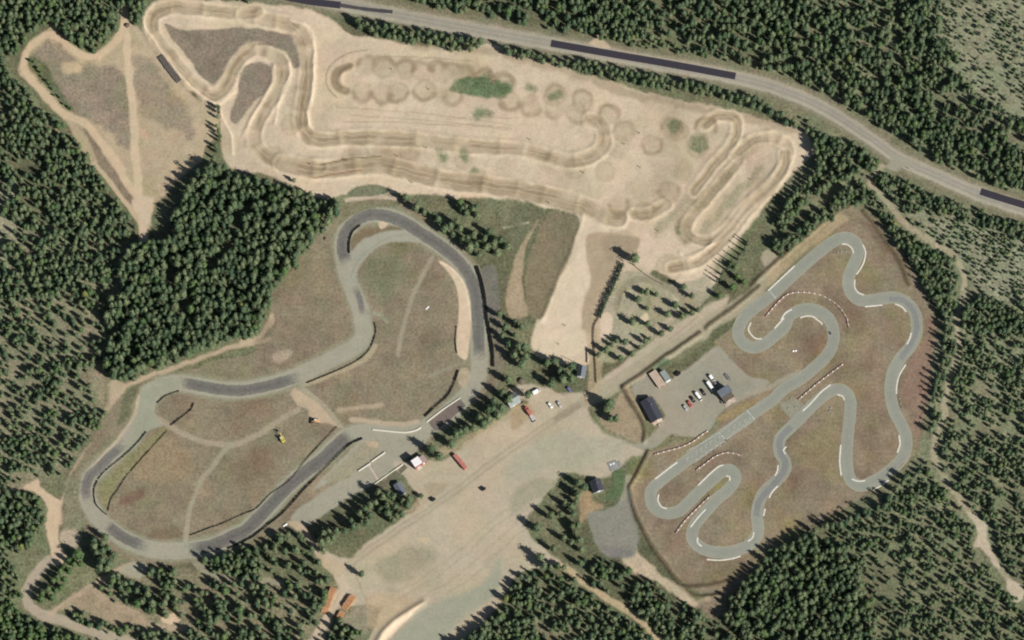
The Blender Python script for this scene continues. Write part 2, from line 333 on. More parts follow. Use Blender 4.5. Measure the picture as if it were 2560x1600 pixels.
for c in Z(2, [(1040, 625), (1210, 635), (1410, 660), (1570, 680), (1720, 680), (1850, 690), (1960, 720), (2150, 745), (2330, 780)]): arc(c, 24, 195, 345, 9, WET, .75)
for c in Z(2, [(1000, 860), (1190, 875), (1340, 870), (1590, 860), (1860, 900), (2390, 960)])+Z(3, [(0, 960), (170, 1000), (400, 1030), (610, 1070)]): arc(c, 24, 15, 165, 9, WET, .65)
for c in Z(3, [(400, 900), (670, 960), (910, 1080), (1060, 1240), (1510, 1220), (1830, 1210)]): arc(c, 25, 180, 380, 6, WET, .7)
for c in Z(3, [(1320, 1370)])+Z(7, [(1480, 290), (1010, 420), (1250, 470)]): arc(c, 26, -20, 170, 7, WET, .7)
line(Z(2, [(880, 630), (780, 660), (740, 740), (770, 820), (850, 860)]), 20, S(146, 128, 102), 8, 3, .85)
ridge(Z(2, [(900, 640), (820, 680), (800, 760), (830, 830)]), .6, 5)
for pp in (Z(7, [(1640, 760), (1580, 650), (1640, 560), (1900, 280), (2100, 60)]), Z(4, [(-220, 1480), (-60, 1340), (60, 1330)])): line(pp, 26, S(150, 138, 108), 16, 8, .6, .5, patchy=1)
disc(Z(7, [(1480, 1020)])[0], 36, mul=(.9, .89, .86), ring=(.92, .91, .9)); disc(Z(7, [(1060, 790)])[0], 34, mul=(.84, .84, .82))
line(Z(2, [(760, 920), (680, 830), (660, 720), (720, 600), (860, 510), (1050, 470)]), 3, S(140, 122, 98), 3, 1, .8)
line(Z(2, [(1050, 530), (1500, 540), (2040, 575)]), 3, S(160, 142, 116), 3, 2, .6)
for a, b in [((760, 1010), (2419, 1180)), ((900, 1090), (2419, 1230)), ((820, 1150), (2000, 1200)), ((1800, 1130), (2419, 1120)), ((1500, 1180), (2419, 1210))]:
    line(Z(2, [a, ((a[0]+b[0])/2, (a[1]+b[1])/2-20), b]), 3, S(168, 150, 124), 3, 3, .55)
line(Z(6, [(540, 175), (800, 125), (1000, 95)]), 3, S(150, 100, 72), 3, 1, .8); line(Z(6, [(610, 45), (720, 20), (860, 0)]), 3, S(92, 78, 56), 3, 1, .8)
line(Z(2, [(810, 1505), (1000, 1490), (1180, 1480)]), 3, S(96, 82, 58), 3, 1, .8)
# pale ruts / berm crests
for p in [Z(1, [(1450, 30), (1380, 120), (1365, 230), (1450, 380), (1560, 520), (1730, 740), (1900, 900), (2060, 980), (2150, 930), (2220, 860)]), Z(2, [(330, 190), (470, 240), (540, 340), (550, 560), (540, 760), (520, 960)]), Z(2, [(310, 600), (330, 700), (250, 860), (200, 1050), (180, 1170)]), Z(2, [(170, 620), (150, 780), (60, 960), (-60, 1150), (-120, 1290)]), Z(1, [(2060, 1000), (2120, 1150), (2190, 1280), (2200, 1450)]), Z(2, [(500, 1190), (485, 1060)]), Z(7, [(1590, 880), (1640, 920), (1780, 870), (1900, 790)]), Z(7, [(680, 510), (640, 640), (560, 850), (430, 1130), (330, 1400), (280, 1512)])]:
    line(p, 6, S(236, 214, 184), 4, 3, .75); ridge(p, .4, 5)
# lanes round the sand yard in the middle
poly(Z(7, [(640, 560), (700, 520), (900, 640), (900, 760), (790, 1050), (680, 1300), (660, 1600), (640, 1800), (560, 1860), (300, 1830), (180, 1720), (260, 1500), (400, 1200)]), S(216, 198, 170), 7, 3, 1, .08, 'sand_field')
poly(Z(7, [(720, 700), (860, 690), (1000, 700), (1200, 740), (1180, 860), (1050, 960), (980, 1080), (900, 1220), (830, 1400), (780, 1600), (660, 1590), (680, 1350), (740, 1150), (700, 900)]), S(172, 154, 127), 9, 5, .85, .15)
poly(Z(7, [(860, 720), (1200, 740), (1150, 850), (950, 980), (880, 880)]), S(158, 144, 120), 9, 5, .5)
poly(Z(7, [(1240, 640), (1290, 700), (1390, 820), (1340, 900), (1340, 1010), (1250, 1040), (1200, 960), (1220, 760)]), S(210, 190, 166), 8, 4, .9, .1)
poly(Z(7, [(270, 640), (380, 490), (500, 520), (640, 580), (590, 760), (520, 980), (430, 1180), (360, 1350), (270, 1500), (150, 1440), (120, 1200), (150, 960), (220, 780)]), S(136, 125, 100), 8, 4, 1, .55, 'rally_infield')
poly(Z(7, [(380, 500), (640, 580), (520, 980), (400, 1000)]), S(124, 119, 95), 30, 8, .6)
poly(Z(7, [(260, 560), (160, 760), (110, 980), (100, 1250), (150, 1460), (0, 1500), (-60, 1300), (0, 1050), (60, 850), (200, 640)]), S(176, 158, 130), 8, 6, .9, .35)
poly(Z(7, [(-10, 470), (100, 410), (260, 420), (240, 520), (120, 590), (-20, 610)]), S(112, 112, 88), 8, 8, .9, .8)
line(Z(7, [(-80, 640), (40, 620), (150, 590)]), 5, S(186, 176, 150), 4, 2, .8)
poly(Z(7, [(-20, 640), (130, 610), (60, 800), (-10, 860)]), S(112, 114, 90), 8, 6, .9, .8)
# children's track between fence and lane
KT = S6([(640, 0), (1050, 30), (1250, 130), (1450, 210), (1800, 150), (2100, 60), (2199, 300), (2100, 480), (1700, 800), (1300, 1080), (900, 1300), (600, 1512), (220, 1512), (200, 900), (330, 560), (500, 250)])
poly(KT, S(176, 168, 144), 8, 6, .9, .35, 'sand_field')
scatter(KT, 60, 8, 24, [(.85, .87, .82), (1.12, 1.08, 1.0), (.9, .95, .85)], .8, 9)
poly(S6([(230, 760), (420, 700), (500, 800), (440, 1040), (330, 1120), (220, 1120)]), S(214, 192, 168), 6, 5, 1, .1)
poly(S6([(980, 770), (1080, 700), (1120, 800), (1040, 870), (950, 840)]), S(222, 202, 168), 5, 4, .9, .1)
line(S6([(560, 640), (600, 420), (700, 250), (900, 140), (1150, 160), (1450, 260), (1650, 380), (1720, 560), (1680, 720)]), 15, S(152, 144, 120), 5, 3, .85, .3)
line(S6([(1540, 420), (1620, 560), (1600, 690)]), 4, S(204, 190, 160), 3, 2, .8); line(S6([(730, 280), (640, 380), (600, 560)]), 4, S(112, 100, 78), 3, 2, .6)
line(S6([(1500, 790), (1250, 960), (1000, 1110), (740, 1300)]), 6, S(190, 174, 148), 4, 2, .8); line(S6([(1690, 860), (1450, 1020), (1250, 1160)]), 5, S(206, 184, 158), 3, 2, .8)

# western sand triangle
WT = Z(1, [(1170, 120), (1280, 230), (1420, 370), (1560, 560), (1740, 820), (1880, 960), (2050, 1000), (2040, 1260), (1940, 1400)])+Z(5, [(1900, 20), (1750, 130), (1560, 330), (1460, 430), (1430, 600), (1390, 770), (1320, 740), (1310, 600), (1220, 470), (1000, 200), (900, 40)])+Z(1, [(760, 1390), (640, 1180), (420, 900), (200, 720), (190, 560), (220, 470), (430, 280), (490, 210), (560, 320), (700, 440), (800, 505), (900, 490), (1060, 380), (1140, 230)])
poly(WT, S(184, 167, 138), 8, 6, 1, .3, 'sand_field')
poly(Z(1, [(300, 480), (460, 390), (560, 430), (720, 570), (900, 640), (1150, 660), (1220, 900), (1240, 1200), (1215, 1400), (1120, 1370), (960, 1200), (760, 1100), (560, 920), (380, 740), (260, 570)]), HEATH, 16, 18, .9, .7)
poly(Z(1, [(1280, 520), (1430, 560), (1600, 780), (1740, 950), (1820, 1180), (1780, 1330), (1620, 1220), (1400, 1130), (1300, 1000), (1270, 700)]), HEATH*1.04, 20, 20, .75, .6)
poly(Z(1, [(590, 590), (760, 600), (740, 690), (620, 700)]), S(200, 178, 144), 12, 10, .9, .2)
poly(Z(1, [(260, 530), (380, 560), (520, 760), (600, 900), (700, 1040), (600, 1000), (420, 800), (300, 660)]), S(96, 104, 78), 10, 10, .85, 1)
poly(Z(1, [(780, 1200), (860, 1260), (980, 1450)])+Z(5, [(1060, 60), (1230, 270), (1290, 370), (1260, 430), (1180, 370), (1040, 180), (940, 40)]), S(134, 120, 102), 8, 6, .9, .6)
scatter(WT, 90, 8, 34, [(.85, .86, .86), (1.1, 1.08, 1.05), (.92, .96, .9), (1.08, 1.06, .95)], .7, 5)
line(Z(1, [(1180, 60), (1170, 250), (1050, 430), (900, 530), (770, 520), (640, 430), (520, 340), (440, 330), (290, 430), (230, 560), (270, 710), (430, 910), (600, 1070), (780, 1150), (900, 1280), (1060, 1480)])+Z(5, [(1200, 200), (1320, 420), (1350, 600), (1350, 720)]), 19, S(206, 184, 152), 7, 5, .95, .12, 'dirt_path')
line(Z(1, [(1190, 200), (1200, 450), (1230, 800), (1260, 1100), (1280, 1512)])+Z(5, [(1310, 200), (1330, 420)]), 20, S(208, 187, 156), 7, 4, .95, .12, 'dirt_path')
line(Z(1, [(1290, 260), (1420, 480), (1640, 740), (1800, 920), (1860, 1100), (1850, 1300), (1760, 1420)]), 13, S(190, 172, 145), 7, 4, .8, .2)
line(Z(5, [(880, 30), (960, 110), (1080, 270), (1220, 450), (1330, 600)]), 11, S(196, 176, 146), 5, 3, .9, .15, 'dirt_path')
poly(Z(5, [(1240, 380), (1430, 350), (1440, 500), (1400, 620), (1390, 760), (1330, 740), (1320, 560)]), S(205, 186, 158), 6, 4, 1, .1, 'dirt_path')
line(Z(1, [(200, 880), (300, 980), (480, 1180), (640, 1340), (830, 1460)])+Z(5, [(900, 40)]), 8, S(178, 162, 134), 6, 6, .7, .4)
poly(Z(1, [(1310, 1210), (1380, 1250), (1390, 1310), (1320, 1290)]), S(214, 176, 148), 8, 8, .6)
# forest track between the west wood and the rally circuit
line(Z(9, [(2700, 150), (2419, 210), (2150, 270), (1900, 360), (1700, 430), (1480, 510), (1300, 570), (1180, 640), (1120, 780), (1090, 900), (1030, 1000), (900, 1150), (760, 1320), (650, 1512)])+Z(13, [(610, 120), (570, 250), (570, 400)]), 11, S(190, 170, 144), 6, 3, .9, .2, 'dirt_path')
poly(Z(9, [(1060, 560), (1190, 620), (1180, 760), (1130, 900), (1060, 880), (980, 850), (1010, 700)]), S(188, 170, 142), 7, 5, .95, .2, 'dirt_path')
poly(Z(9, [(900, 480), (1000, 520), (1040, 640), (1000, 840), (930, 760)]), S(150, 140, 114), 14, 12, .8, .6)
line(Z(6, [(680, 650), (560, 830), (420, 1020), (270, 1230), (190, 1400), (150, 1512)])+Z(10, [(130, 40), (30, 150), (-120, 210)]), 14, S(198, 178, 150), 8, 4, .9, .15, 'dirt_path')
# south-west lanes
poly(Z(13, [(-80, 85), (150, 75), (290, 20), (350, -10), (410, 80), (560, 180), (600, 190), (590, 260), (560, 400), (560, 560), (580, 640), (640, 780), (500, 800), (480, 640), (430, 420), (440, 260), (380, 160), (250, 95), (0, 105)]), S(204, 182, 152), 7, 6, 1, .12, 'dirt_path')
line(Z(13, [(470, 760), (330, 900), (260, 1050), (280, 1190), (420, 1280), (600, 1330), (800, 1400), (1000, 1470), (1250, 1540), (1500, 1640)]), 26, S(176, 164, 142), 7, 4, 1, .12, 'dirt_path')
line(Z(13, [(480, 1260), (650, 1140), (800, 1040), (960, 960), (1150, 840), (1300, 770)]), 14, S(188, 168, 142), 6, 4, .95, .15, 'dirt_path')
line(Z(13, [(900, 1040), (1050, 1170), (1250, 1250), (1420, 1370), (1600, 1400), (1750, 1400)]), 16, S(186, 165, 140), 8, 5, .9, .2, 'dirt_path')
poly(Z(13, [(540, 1250), (640, 1130), (900, 980), (1020, 1100), (1300, 1260), (1500, 1380), (1300, 1440), (1000, 1320), (700, 1220)]), S(166, 150, 124), 10, 8, .8, .4)
poly(Z(13, [(1540, 1290), (1690, 1240), (1720, 1300), (1640, 1360), (1540, 1350)]), S(214, 192, 160), 6, 5, .9, .15)
poly(Z(13, [(1130, 840), (1290, 760), (1360, 750), (1400, 830), (1320, 930), (1200, 900)]), S(168, 164, 142), 7, 5, .9, .2)
line(Z(13, [(1850, 780), (1950, 880), (2120, 930), (2419, 960)])+Z(14, [(150, 960), (260, 990)]), 15, S(160, 154, 130), 6, 4, .9, .3, 'dirt_path')
poly(Z(13, [(590, 480), (740, 460), (760, 600), (680, 640), (590, 600)]), S(190, 174, 150), 8, 6, .9, .3)

# rally ground: brown dry grass inside and around the circuit
RO = D([(870, 470), (960, 470), (1040, 540), (1110, 600), (1165, 690), (1185, 800), (1190, 880), (1150, 930), (1060, 1000), (1000, 1060), (960, 1080), (700, 1240), (560, 1300), (420, 1335), (290, 1320), (210, 1260), (160, 1200), (150, 1160), (200, 1070), (290, 930), (420, 880), (600, 830), (650, 780), (640, 700), (700, 620), (765, 545), (800, 500)])
poly(RO, RALLY, 9, 5, 1, .6, 'rally_infield')
scatter(RO, 330, 6, 38, [(.83, .81, .81), (1.1, 1.07, 1.03), (.9, .97, .85), (1.07, 1.02, 1.0), (.92, .85, .84), (1.12, 1.1, 1.06)], .85, 6)
poly(D([(860, 640), (900, 600), (960, 620), (930, 700), (890, 720)]), S(118, 122, 96), 20, 10, .6)
poly(Z(10, [(0, 100), (120, 0), (700, 0), (820, 100), (500, 330), (100, 460), (0, 460)]), S(132, 118, 100), 20, 8, .5)
poly(Z(10, [(150, 320), (330, 270), (350, 320), (220, 410)]), S(184, 166, 144), 10, 8, .7)
poly(Z(6, [(550, 980), (640, 900), (680, 1000), (640, 1300), (540, 1300)]), S(148, 136, 108), 24, 10, .7)
poly(Z(13, [(1120, 190), (1380, 80), (1340, 180), (1160, 250)]), S(126, 98, 84), 12, 10, .7)
poly(Z(13, [(1400, 520), (1640, 430), (1720, 540), (1500, 580)]), S(122, 104, 86), 14, 8, .7)
poly(Z(13, [(900, 0), (1100, 0), (1040, 160), (1010, 300), (930, 240)])+[], S(142, 136, 98), 8, 5, .8, .7)
poly(Z(9, [(1520, 1020), (1580, 1060), (1150, 1512), (920, 1512), (1200, 1290)]), S(140, 136, 98), 8, 5, .8, .7)
poly(Z(9, [(1540, 1100), (1720, 1200), (1820, 1400), (1700, 1512), (1300, 1512), (1300, 1400)]), S(160, 140, 108), 30, 14, .6)
# rally circuit: pale gravel bed
RC = Z(6, [(870, 640), (970, 550), (1100, 510), (1250, 530), (1400, 590), (1540, 680), (1680, 770), (1830, 880), (1960, 1010), (2040, 1150), (2080, 1300), (2095, 1480)])+Z(10, [(2105, 180), (2110, 380), (2100, 500), (2050, 620), (1950, 760), (1800, 890), (1640, 1000), (1480, 1060), (1330, 1075), (1150, 1065), (1000, 1060), (870, 1100), (750, 1190), (600, 1330), (450, 1450), (300, 1580)])+Z(13, [(2360, 440), (2200, 530), (2000, 620), (1800, 660), (1600, 670), (1400, 650), (1200, 570), (1050, 470), (940, 370), (860, 250), (820, 130), (840, 0)])+Z(9, [(900, 1440), (1000, 1340), (1140, 1200), (1260, 1060), (1340, 930), (1390, 800), (1450, 690), (1560, 610), (1700, 595), (1850, 620), (2050, 655), (2250, 665), (2419, 640)])+Z(10, [(200, 590), (400, 520), (600, 430), (800, 330), (950, 240), (1020, 140), (1010, 30)])+Z(6, [(1000, 1440), (950, 1320), (910, 1220), (860, 1090), (830, 950), (820, 780)])
line(RC, 56, S(146, 143, 118), 7, 5, .9, .35, None, closed=True)
line(RC, 42, GRAV, 5, 2, 1, .12, 'rally_circuit', closed=True)
poly(Z(6, [(880, 1180), (870, 1000), (890, 880), (1000, 760), (1200, 670), (1440, 660), (1560, 770), (1400, 770), (1230, 790), (1080, 880), (980, 1010), (950, 1120), (950, 1190)]), S(166, 164, 146), 5, 2, 1, .1, 'rally_circuit')
line(Z(6, [(900, 1100), (960, 960), (1080, 840), (1250, 740), (1440, 700)]), 3, S(148, 144, 126), 3, 1, .7)
poly(Z(6, [(900, 760), (960, 690), (1100, 640), (1300, 620), (1440, 640), (1200, 680), (1000, 760), (910, 860)]), S(128, 114, 90), 7, 5, .9, .5)
poly(Z(6, [(1160, 580), (1240, 570), (1240, 620), (1180, 650)]), S(214, 192, 164), 5, 4, .9, .1)
poly(Z(9, [(1330, 640), (1620, 540), (1700, 600), (1650, 650), (1490, 720), (1440, 830), (1470, 900), (1540, 990), (1400, 1050), (1240, 1230), (1080, 1260), (1200, 1130), (1290, 950)]), S(160, 160, 138), 6, 4, 1, .12, 'rally_circuit')
line(Z(9, [(1310, 720), (1280, 860), (1200, 1010), (1100, 1140), (960, 1290), (830, 1460)]), 7, S(196, 178, 152), 5, 3, .85)
poly(Z(9, [(1200, 640), (1300, 600), (1280, 700), (1220, 900), (1110, 1000), (1140, 860)]), S(112, 114, 88), 7, 6, .9, .8)
poly(Z(9, [(1060, 1090), (1100, 1110), (760, 1400), (640, 1600), (560, 1600), (700, 1420)]), S(130, 126, 100), 6, 5, .9, .8)
poly(Z(13, [(620, 0), (760, 0), (740, 200), (800, 380), (740, 460), (620, 470), (590, 300)]), S(134, 132, 106), 8, 5, .9, .8)
poly(Z(6, [(1730, 960), (1800, 980), (1930, 1100), (2010, 1300), (2030, 1512)])+Z(10, [(2000, 350), (1930, 350), (1890, 250), (1910, 0)])+Z(6, [(1920, 1400), (1900, 1240), (1850, 1110)]), S(214, 193, 164), 5, 2, 1, .1, 'sand_field')
line(Z(6, [(1740, 970), (1850, 1030), (1960, 1160), (2010, 1330), (2025, 1512)]), 4, S(232, 212, 184), 3, 1, .8)
poly(Z(10, [(1930, 460), (2000, 460), (2020, 560), (1960, 640), (1900, 560)]), S(186, 170, 142), 6, 4, .8)
line(Z(10, [(1120, 250), (1030, 370), (820, 470), (600, 560), (470, 600)]), 13, S(180, 168, 138), 6, 3, .8, .3)
line(Z(10, [(900, 940), (1100, 960), (1350, 985), (1520, 960)]), 12, S(190, 172, 146), 6, 3, .9, .15)
poly(Z(10, [(340, 680), (420, 660), (800, 990), (740, 1000), (520, 940), (500, 850), (400, 800)]), S(196, 176, 148), 8, 5, .9, .15)
line(Z(10, [(430, 640), (560, 740), (680, 850), (790, 990)]), 12, S(168, 160, 136), 5, 2, .9, .2, 'dirt_path')
line(Z(10, [(780, 850), (950, 830), (1190, 800)]), 11, S(184, 166, 140), 8, 3, .8, .2)
line(Z(10, [(400, 850), (240, 930), (80, 1050), (-60, 1120)])+Z(9, [(2200, 1180), (2050, 1170), (1850, 1130), (1650, 1030), (1500, 930)]), 14, S(170, 157, 134), 5, 2, .9, .2, 'dirt_path')
line(Z(9, [(2180, 1180), (2080, 1280), (1980, 1420), (1900, 1512)])+Z(13, [(1860, 110), (1800, 260), (1770, 420), (1750, 580)]), 12, S(166, 158, 134), 5, 2, .9, .2, 'dirt_path')
line(Z(6, [(1660, 930), (1580, 1080), (1490, 1260), (1420, 1480)])+Z(10, [(1400, 60), (1360, 200), (1340, 330)]), 11, S(164, 155, 132), 6, 2, .9, .2, 'dirt_path')
line(Z(10, [(1980, 400), (1820, 450), (1650, 530)]), 8, S(152, 148, 124), 6, 3, .8, .3)
line(Z(6, [(1060, 1440), (1160, 1460), (1230, 1512)]), 12, S(150, 150, 128), 8, 4, .8)
# start area west of the tower
poly(Z(10, [(1000, 1130), (1300, 1120), (1560, 1060), (1640, 1100), (1560, 1200), (1380, 1330), (1170, 1512)])+Z(14, [(1000, 100), (700, 280), (480, 440), (330, 350), (640, 100), (900, -40), (760, -10), (620, 60), (560, 60)]), S(164, 160, 140), 6, 4, 1, .12, 'gravel_yard')
poly(Z(10, [(880, 1280), (1050, 1150), (1180, 1160), (1100, 1300), (850, 1512), (640, 1512)]), S(158, 150, 124), 8, 6, .8, .4)
poly(Z(10, [(1030, 1160), (1140, 1150), (1140, 1210), (1050, 1190)]), S(196, 172, 146), 6, 5, .8)
poly(Z(6, [(2120, 1040), (2250, 990), (2280, 1100), (2300, 1512), (2200, 1512), (2160, 1200)])+[], S(122, 119, 108), 5, 3, .9, .3)
poly(Z(10, [(2220, 0), (2320, 0), (2340, 480), (2260, 440)]), S(132, 126, 106), 5, 3, .9, .4)
line(Z(6, [(860, 380), (1000, 360), (1150, 345), (1320, 360)]), 11, S(198, 182, 158), 5, 2, .95, .1)
poly(Z(6, [(860, 340), (920, 270), (1070, 230), (1200, 245), (1260, 290), (1180, 330), (1000, 345)]), S(120, 124, 98), 5, 4, 1, .8, 'grass_verge')
poly(Z(6, [(800, 520), (900, 430), (1040, 390), (1300, 390), (1360, 440), (1100, 460), (900, 530), (790, 620)]), S(124, 122, 94), 6, 4, .9, .8)

# gravel yard and its approach
YP = D([(1255, 905), (1330, 930), (1400, 920), (1420, 900), (1560, 790), (1670, 720), (1720, 700), (1700, 740), (1640, 790), (1540, 860), (1480, 910), (1400, 950), (1400, 990), (1440, 1030), (1520, 1060), (1540, 1065), (1480, 1090), (1420, 1130), (1340, 1120), (1290, 1170), (1240, 1240), (1290, 1300), (1330, 1330), (1260, 1340), (1220, 1360), (1170, 1440), (1060, 1530), (880, 1530), (900, 1440), (800, 1440), (760, 1530), (720, 1530), (800, 1400), (760, 1300), (820, 1320), (880, 1270), (990, 1190), (930, 1100), (960, 1090), (1010, 1090), (1060, 1080), (1130, 1020), (1200, 970), (1250, 950), (1200, 930)])
poly(YP, YARD, 9, 7, 1, .18, 'gravel_yard')
scatter(YP, 120, 12, 60, [(.94, .95, .93), (1.04, 1.02, 1.0), (.93, .96, .93), (1.05, 1.02, .96)], .7, 8)
poly(Z(14, [(1300, 700), (1500, 620), (1680, 680), (1660, 780), (1500, 880), (1250, 1020), (1330, 1040), (1150, 880), (1180, 760)]), S(158, 152, 126), 24, 12, .8, .35)
poly(Z(14, [(1640, 1180), (2100, 1000), (2300, 760), (2280, 1060), (2000, 1280), (1800, 1480), (1750, 1560), (1280, 1560), (1420, 1360)]), S(160, 161, 140), 20, 6, .9, .12)
poly(Z(11, [(0, 1300), (400, 1080), (800, 1080), (1100, 1180), (900, 1330), (500, 1400), (0, 1512)]), YARDG*1.06, 40, 14, .6)
poly(Z(14, [(1530, 560), (1640, 560), (1600, 600), (1540, 590)]), S(200, 182, 148), 8, 8, .7)
poly(Z(14, [(1590, 1170), (1500, 1250), (1380, 1370), (1280, 1480), (1170, 1540), (1230, 1400), (1380, 1270), (1500, 1200)]), S(232, 208, 178), 4, 3, 1, .1)
ridge(Z(14, [(1580, 1165), (1380, 1290), (1230, 1420), (1150, 1530)]), 1.2, 8)
poly(Z(14, [(1050, 1100), (1300, 1060), (1560, 1170), (1330, 1280), (1180, 1420), (1050, 1330)]), S(190, 168, 136), 20, 10, .7, .2)
poly(Z(14, [(870, 1290), (960, 1150), (1060, 1240), (1080, 1420), (960, 1480), (860, 1400)]), S(156, 150, 126), 20, 10, .7, .4)
for off in (-6, 5):
    line([(x+off, y+off*.6) for x, y in Z(14, [(880, 800), (1100, 640), (1350, 470), (1600, 310), (1850, 130), (2050, -20)])+Z(11, [(-120, 1300), (150, 1120), (400, 950), (620, 800), (780, 700), (1000, 560), (1300, 350), (1600, 130), (1780, -10)])], 6, S(158, 149, 126), 6, 3, .6)
line(Z(11, [(420, 930), (600, 820), (740, 750)]), 12, S(138, 126, 106), 12, 5, .6)
for off in (0, 16, 40, 60): line([(x+off, y+off*.7) for x, y in Z(14, [(1250, 1100), (1600, 900), (1900, 680), (2200, 400), (2400, 250)])], 4, S(166, 158, 136), 5, 6, .6)
line(Z(14, [(950, 920), (1000, 1050), (1080, 1220)]), 5, S(160, 150, 124), 6, 4, .6)
line(Z(14, [(780, 900), (830, 1000), (760, 1120), (680, 1300), (620, 1420), (560, 1560)]), 22, S(202, 184, 158), 8, 4, .9, .1)
poly(Z(14, [(300, 400), (420, 400), (560, 560), (600, 660), (760, 780), (840, 800), (800, 920), (700, 880), (580, 740), (480, 560), (380, 480)]), S(194, 174, 146), 6, 4, .9, .15, 'dirt_path')
poly(Z(14, [(1460, 40), (1580, 100), (1700, 30), (1820, 60), (1640, 200), (1480, 330), (1400, 300), (1560, 150)]), S(186, 168, 140), 8, 5, .6)
poly(S3([(1350, 830), (1650, 820), (1810, 880), (1560, 1080), (1420, 1000)]), S(162, 151, 126), 8, 3, .7)
poly(Z(10, [(1700, 1250), (1820, 1180), (2250, 940), (2419, 840), (2419, 900), (2100, 1100), (1900, 1250)]), S(174, 158, 128), 14, 10, .7, .4)
poly(Z(11, [(0, 830), (150, 780), (200, 880), (60, 1010), (0, 1020)]), S(168, 146, 112), 16, 10, .7, .4)
# approach lane verges, bank by the lane, triangle by the clubhouse
LANE = Z(11, [(700, 760), (1000, 600), (1300, 420), (1600, 230), (1800, 100)])+Z(7, [(1900, 1512), (2150, 1380), (2350, 1230)])+Z(8, [(40, 1010), (10, 930)])
line(LANE, 40, S(172, 163, 138), 7, 4, .9, .15, 'gravel_yard')
line([(x+10, y+14) for x, y in Z(11, [(1050, 620), (1300, 460), (1560, 290), (1760, 150)])], 12, S(120, 120, 92), 7, 5, .8, .7)
poly(Z(11, [(1040, 620), (1110, 640), (1180, 740), (1240, 900), (1260, 1150), (1130, 1160), (960, 1060), (830, 980), (900, 840), (1010, 720)]), S(164, 148, 122), 9, 7, .9, .4)
poly(Z(11, [(1350, 400), (1480, 370), (1480, 430), (1320, 480), (1270, 500)]), S(92, 112, 84), 8, 4, .85, .7)
# kart grounds
KP = D([(2008, 492), (2062, 512), (2135, 610), (2190, 690), (2208, 760), (2203, 880), (2182, 1000), (2160, 1065), (2085, 1140), (1965, 1218), (1835, 1275), (1802, 1325), (1742, 1392), (1690, 1405), (1625, 1385), (1560, 1320), (1502, 1235), (1487, 1150), (1522, 1075), (1570, 1055), (1690, 1012), (1720, 960), (1790, 910), (1690, 828), (1740, 762), (1830, 668), (1900, 590), (1975, 505)])
poly(KP, KART, 6, 4, 1, .55, 'kart_infield')
scatter(KP, 420, 6, 34, [(.82, .78, .78), (1.1, 1.07, 1.02), (.95, 1.02, .82), (1.08, 1.03, 1.0), (.88, .83, .82), (.92, .88, .89), (1.04, 1.08, .92)], .9, 7)
poly(Z(8, [(0, 1060), (250, 830), (500, 600), (700, 510), (760, 560), (640, 640), (400, 850), (150, 1060), (0, 1200)]), S(176, 158, 126), 8, 6, .8, .3)
poly(Z(8, [(0, 1200), (250, 960), (450, 790), (400, 860), (200, 1040), (0, 1240)]), S(104, 112, 82), 7, 5, .6, .6)
poly(Z(8, [(860, 560), (1000, 640), (1100, 760), (1180, 900), (1100, 860), (960, 700)]), S(112, 90, 76), 14, 10, .6)
poly(Z(12, [(1500, 0), (1590, 20), (1560, 300), (1520, 480), (1470, 900), (1420, 1250), (1350, 1000), (1290, 800), (1270, 560), (1350, 330), (1470, 180)]), S(146, 120, 104), 14, 8, .7)
poly(Z(12, [(250, 1150), (480, 1000), (600, 850), (690, 900), (660, 1300), (450, 1400), (280, 1360)]), S(142, 132, 98), 24, 12, .6)
poly(Z(11, [(1930, 940), (2060, 850), (2350, 740), (2400, 700), (2200, 860), (2000, 960)]), S(160, 142, 100), 10, 8, .7)
# bank round the kart grounds; brown soil line darkened to paint in slope shade
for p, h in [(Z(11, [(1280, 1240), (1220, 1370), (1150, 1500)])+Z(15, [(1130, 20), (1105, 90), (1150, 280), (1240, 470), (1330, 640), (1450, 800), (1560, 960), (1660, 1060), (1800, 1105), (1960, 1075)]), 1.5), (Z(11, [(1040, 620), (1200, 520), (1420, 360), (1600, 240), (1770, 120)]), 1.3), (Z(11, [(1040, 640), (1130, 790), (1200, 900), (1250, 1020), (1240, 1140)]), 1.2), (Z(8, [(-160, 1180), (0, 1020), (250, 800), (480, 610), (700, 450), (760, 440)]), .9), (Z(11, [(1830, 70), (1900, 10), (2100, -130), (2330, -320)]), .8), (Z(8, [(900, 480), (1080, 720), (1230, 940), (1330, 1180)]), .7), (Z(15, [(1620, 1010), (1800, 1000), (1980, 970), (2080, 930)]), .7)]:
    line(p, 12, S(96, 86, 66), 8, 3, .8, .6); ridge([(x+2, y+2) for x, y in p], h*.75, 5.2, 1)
poly(Z(15, [(1040, 740), (1150, 700), (1180, 600), (1220, 720), (1320, 800), (1400, 900), (1540, 980), (1640, 1060), (1760, 1140), (1880, 1110), (1800, 1200), (1700, 1180), (1560, 1120), (1350, 950), (1150, 880)]), S(196, 180, 152), 10, 9, .9, .35)
poly(Z(15, [(1760, 1150), (2000, 1090), (2100, 1060), (2200, 1200), (2040, 1260), (1900, 1300), (1820, 1250)]), S(140, 126, 106), 14, 12, .8, .6)
poly(Z(15, [(700, 300), (860, 280), (1000, 220), (1060, 60), (1100, 60), (1140, 320), (1200, 540), (1150, 720), (1020, 740), (900, 720), (800, 620), (760, 480)]), S(142, 140, 126), 9, 6, 1, .3, 'gravel_yard')
poly(Z(15, [(840, 620), (1020, 640), (1130, 660), (1130, 740), (960, 740)]), S(124, 122, 118), 16, 8, .7)
poly(Z(15, [(620, 120), (740, 110), (760, 200), (860, 240), (720, 320), (660, 400), (640, 240)]), S(172, 148, 116), 10, 6, .8, .4)
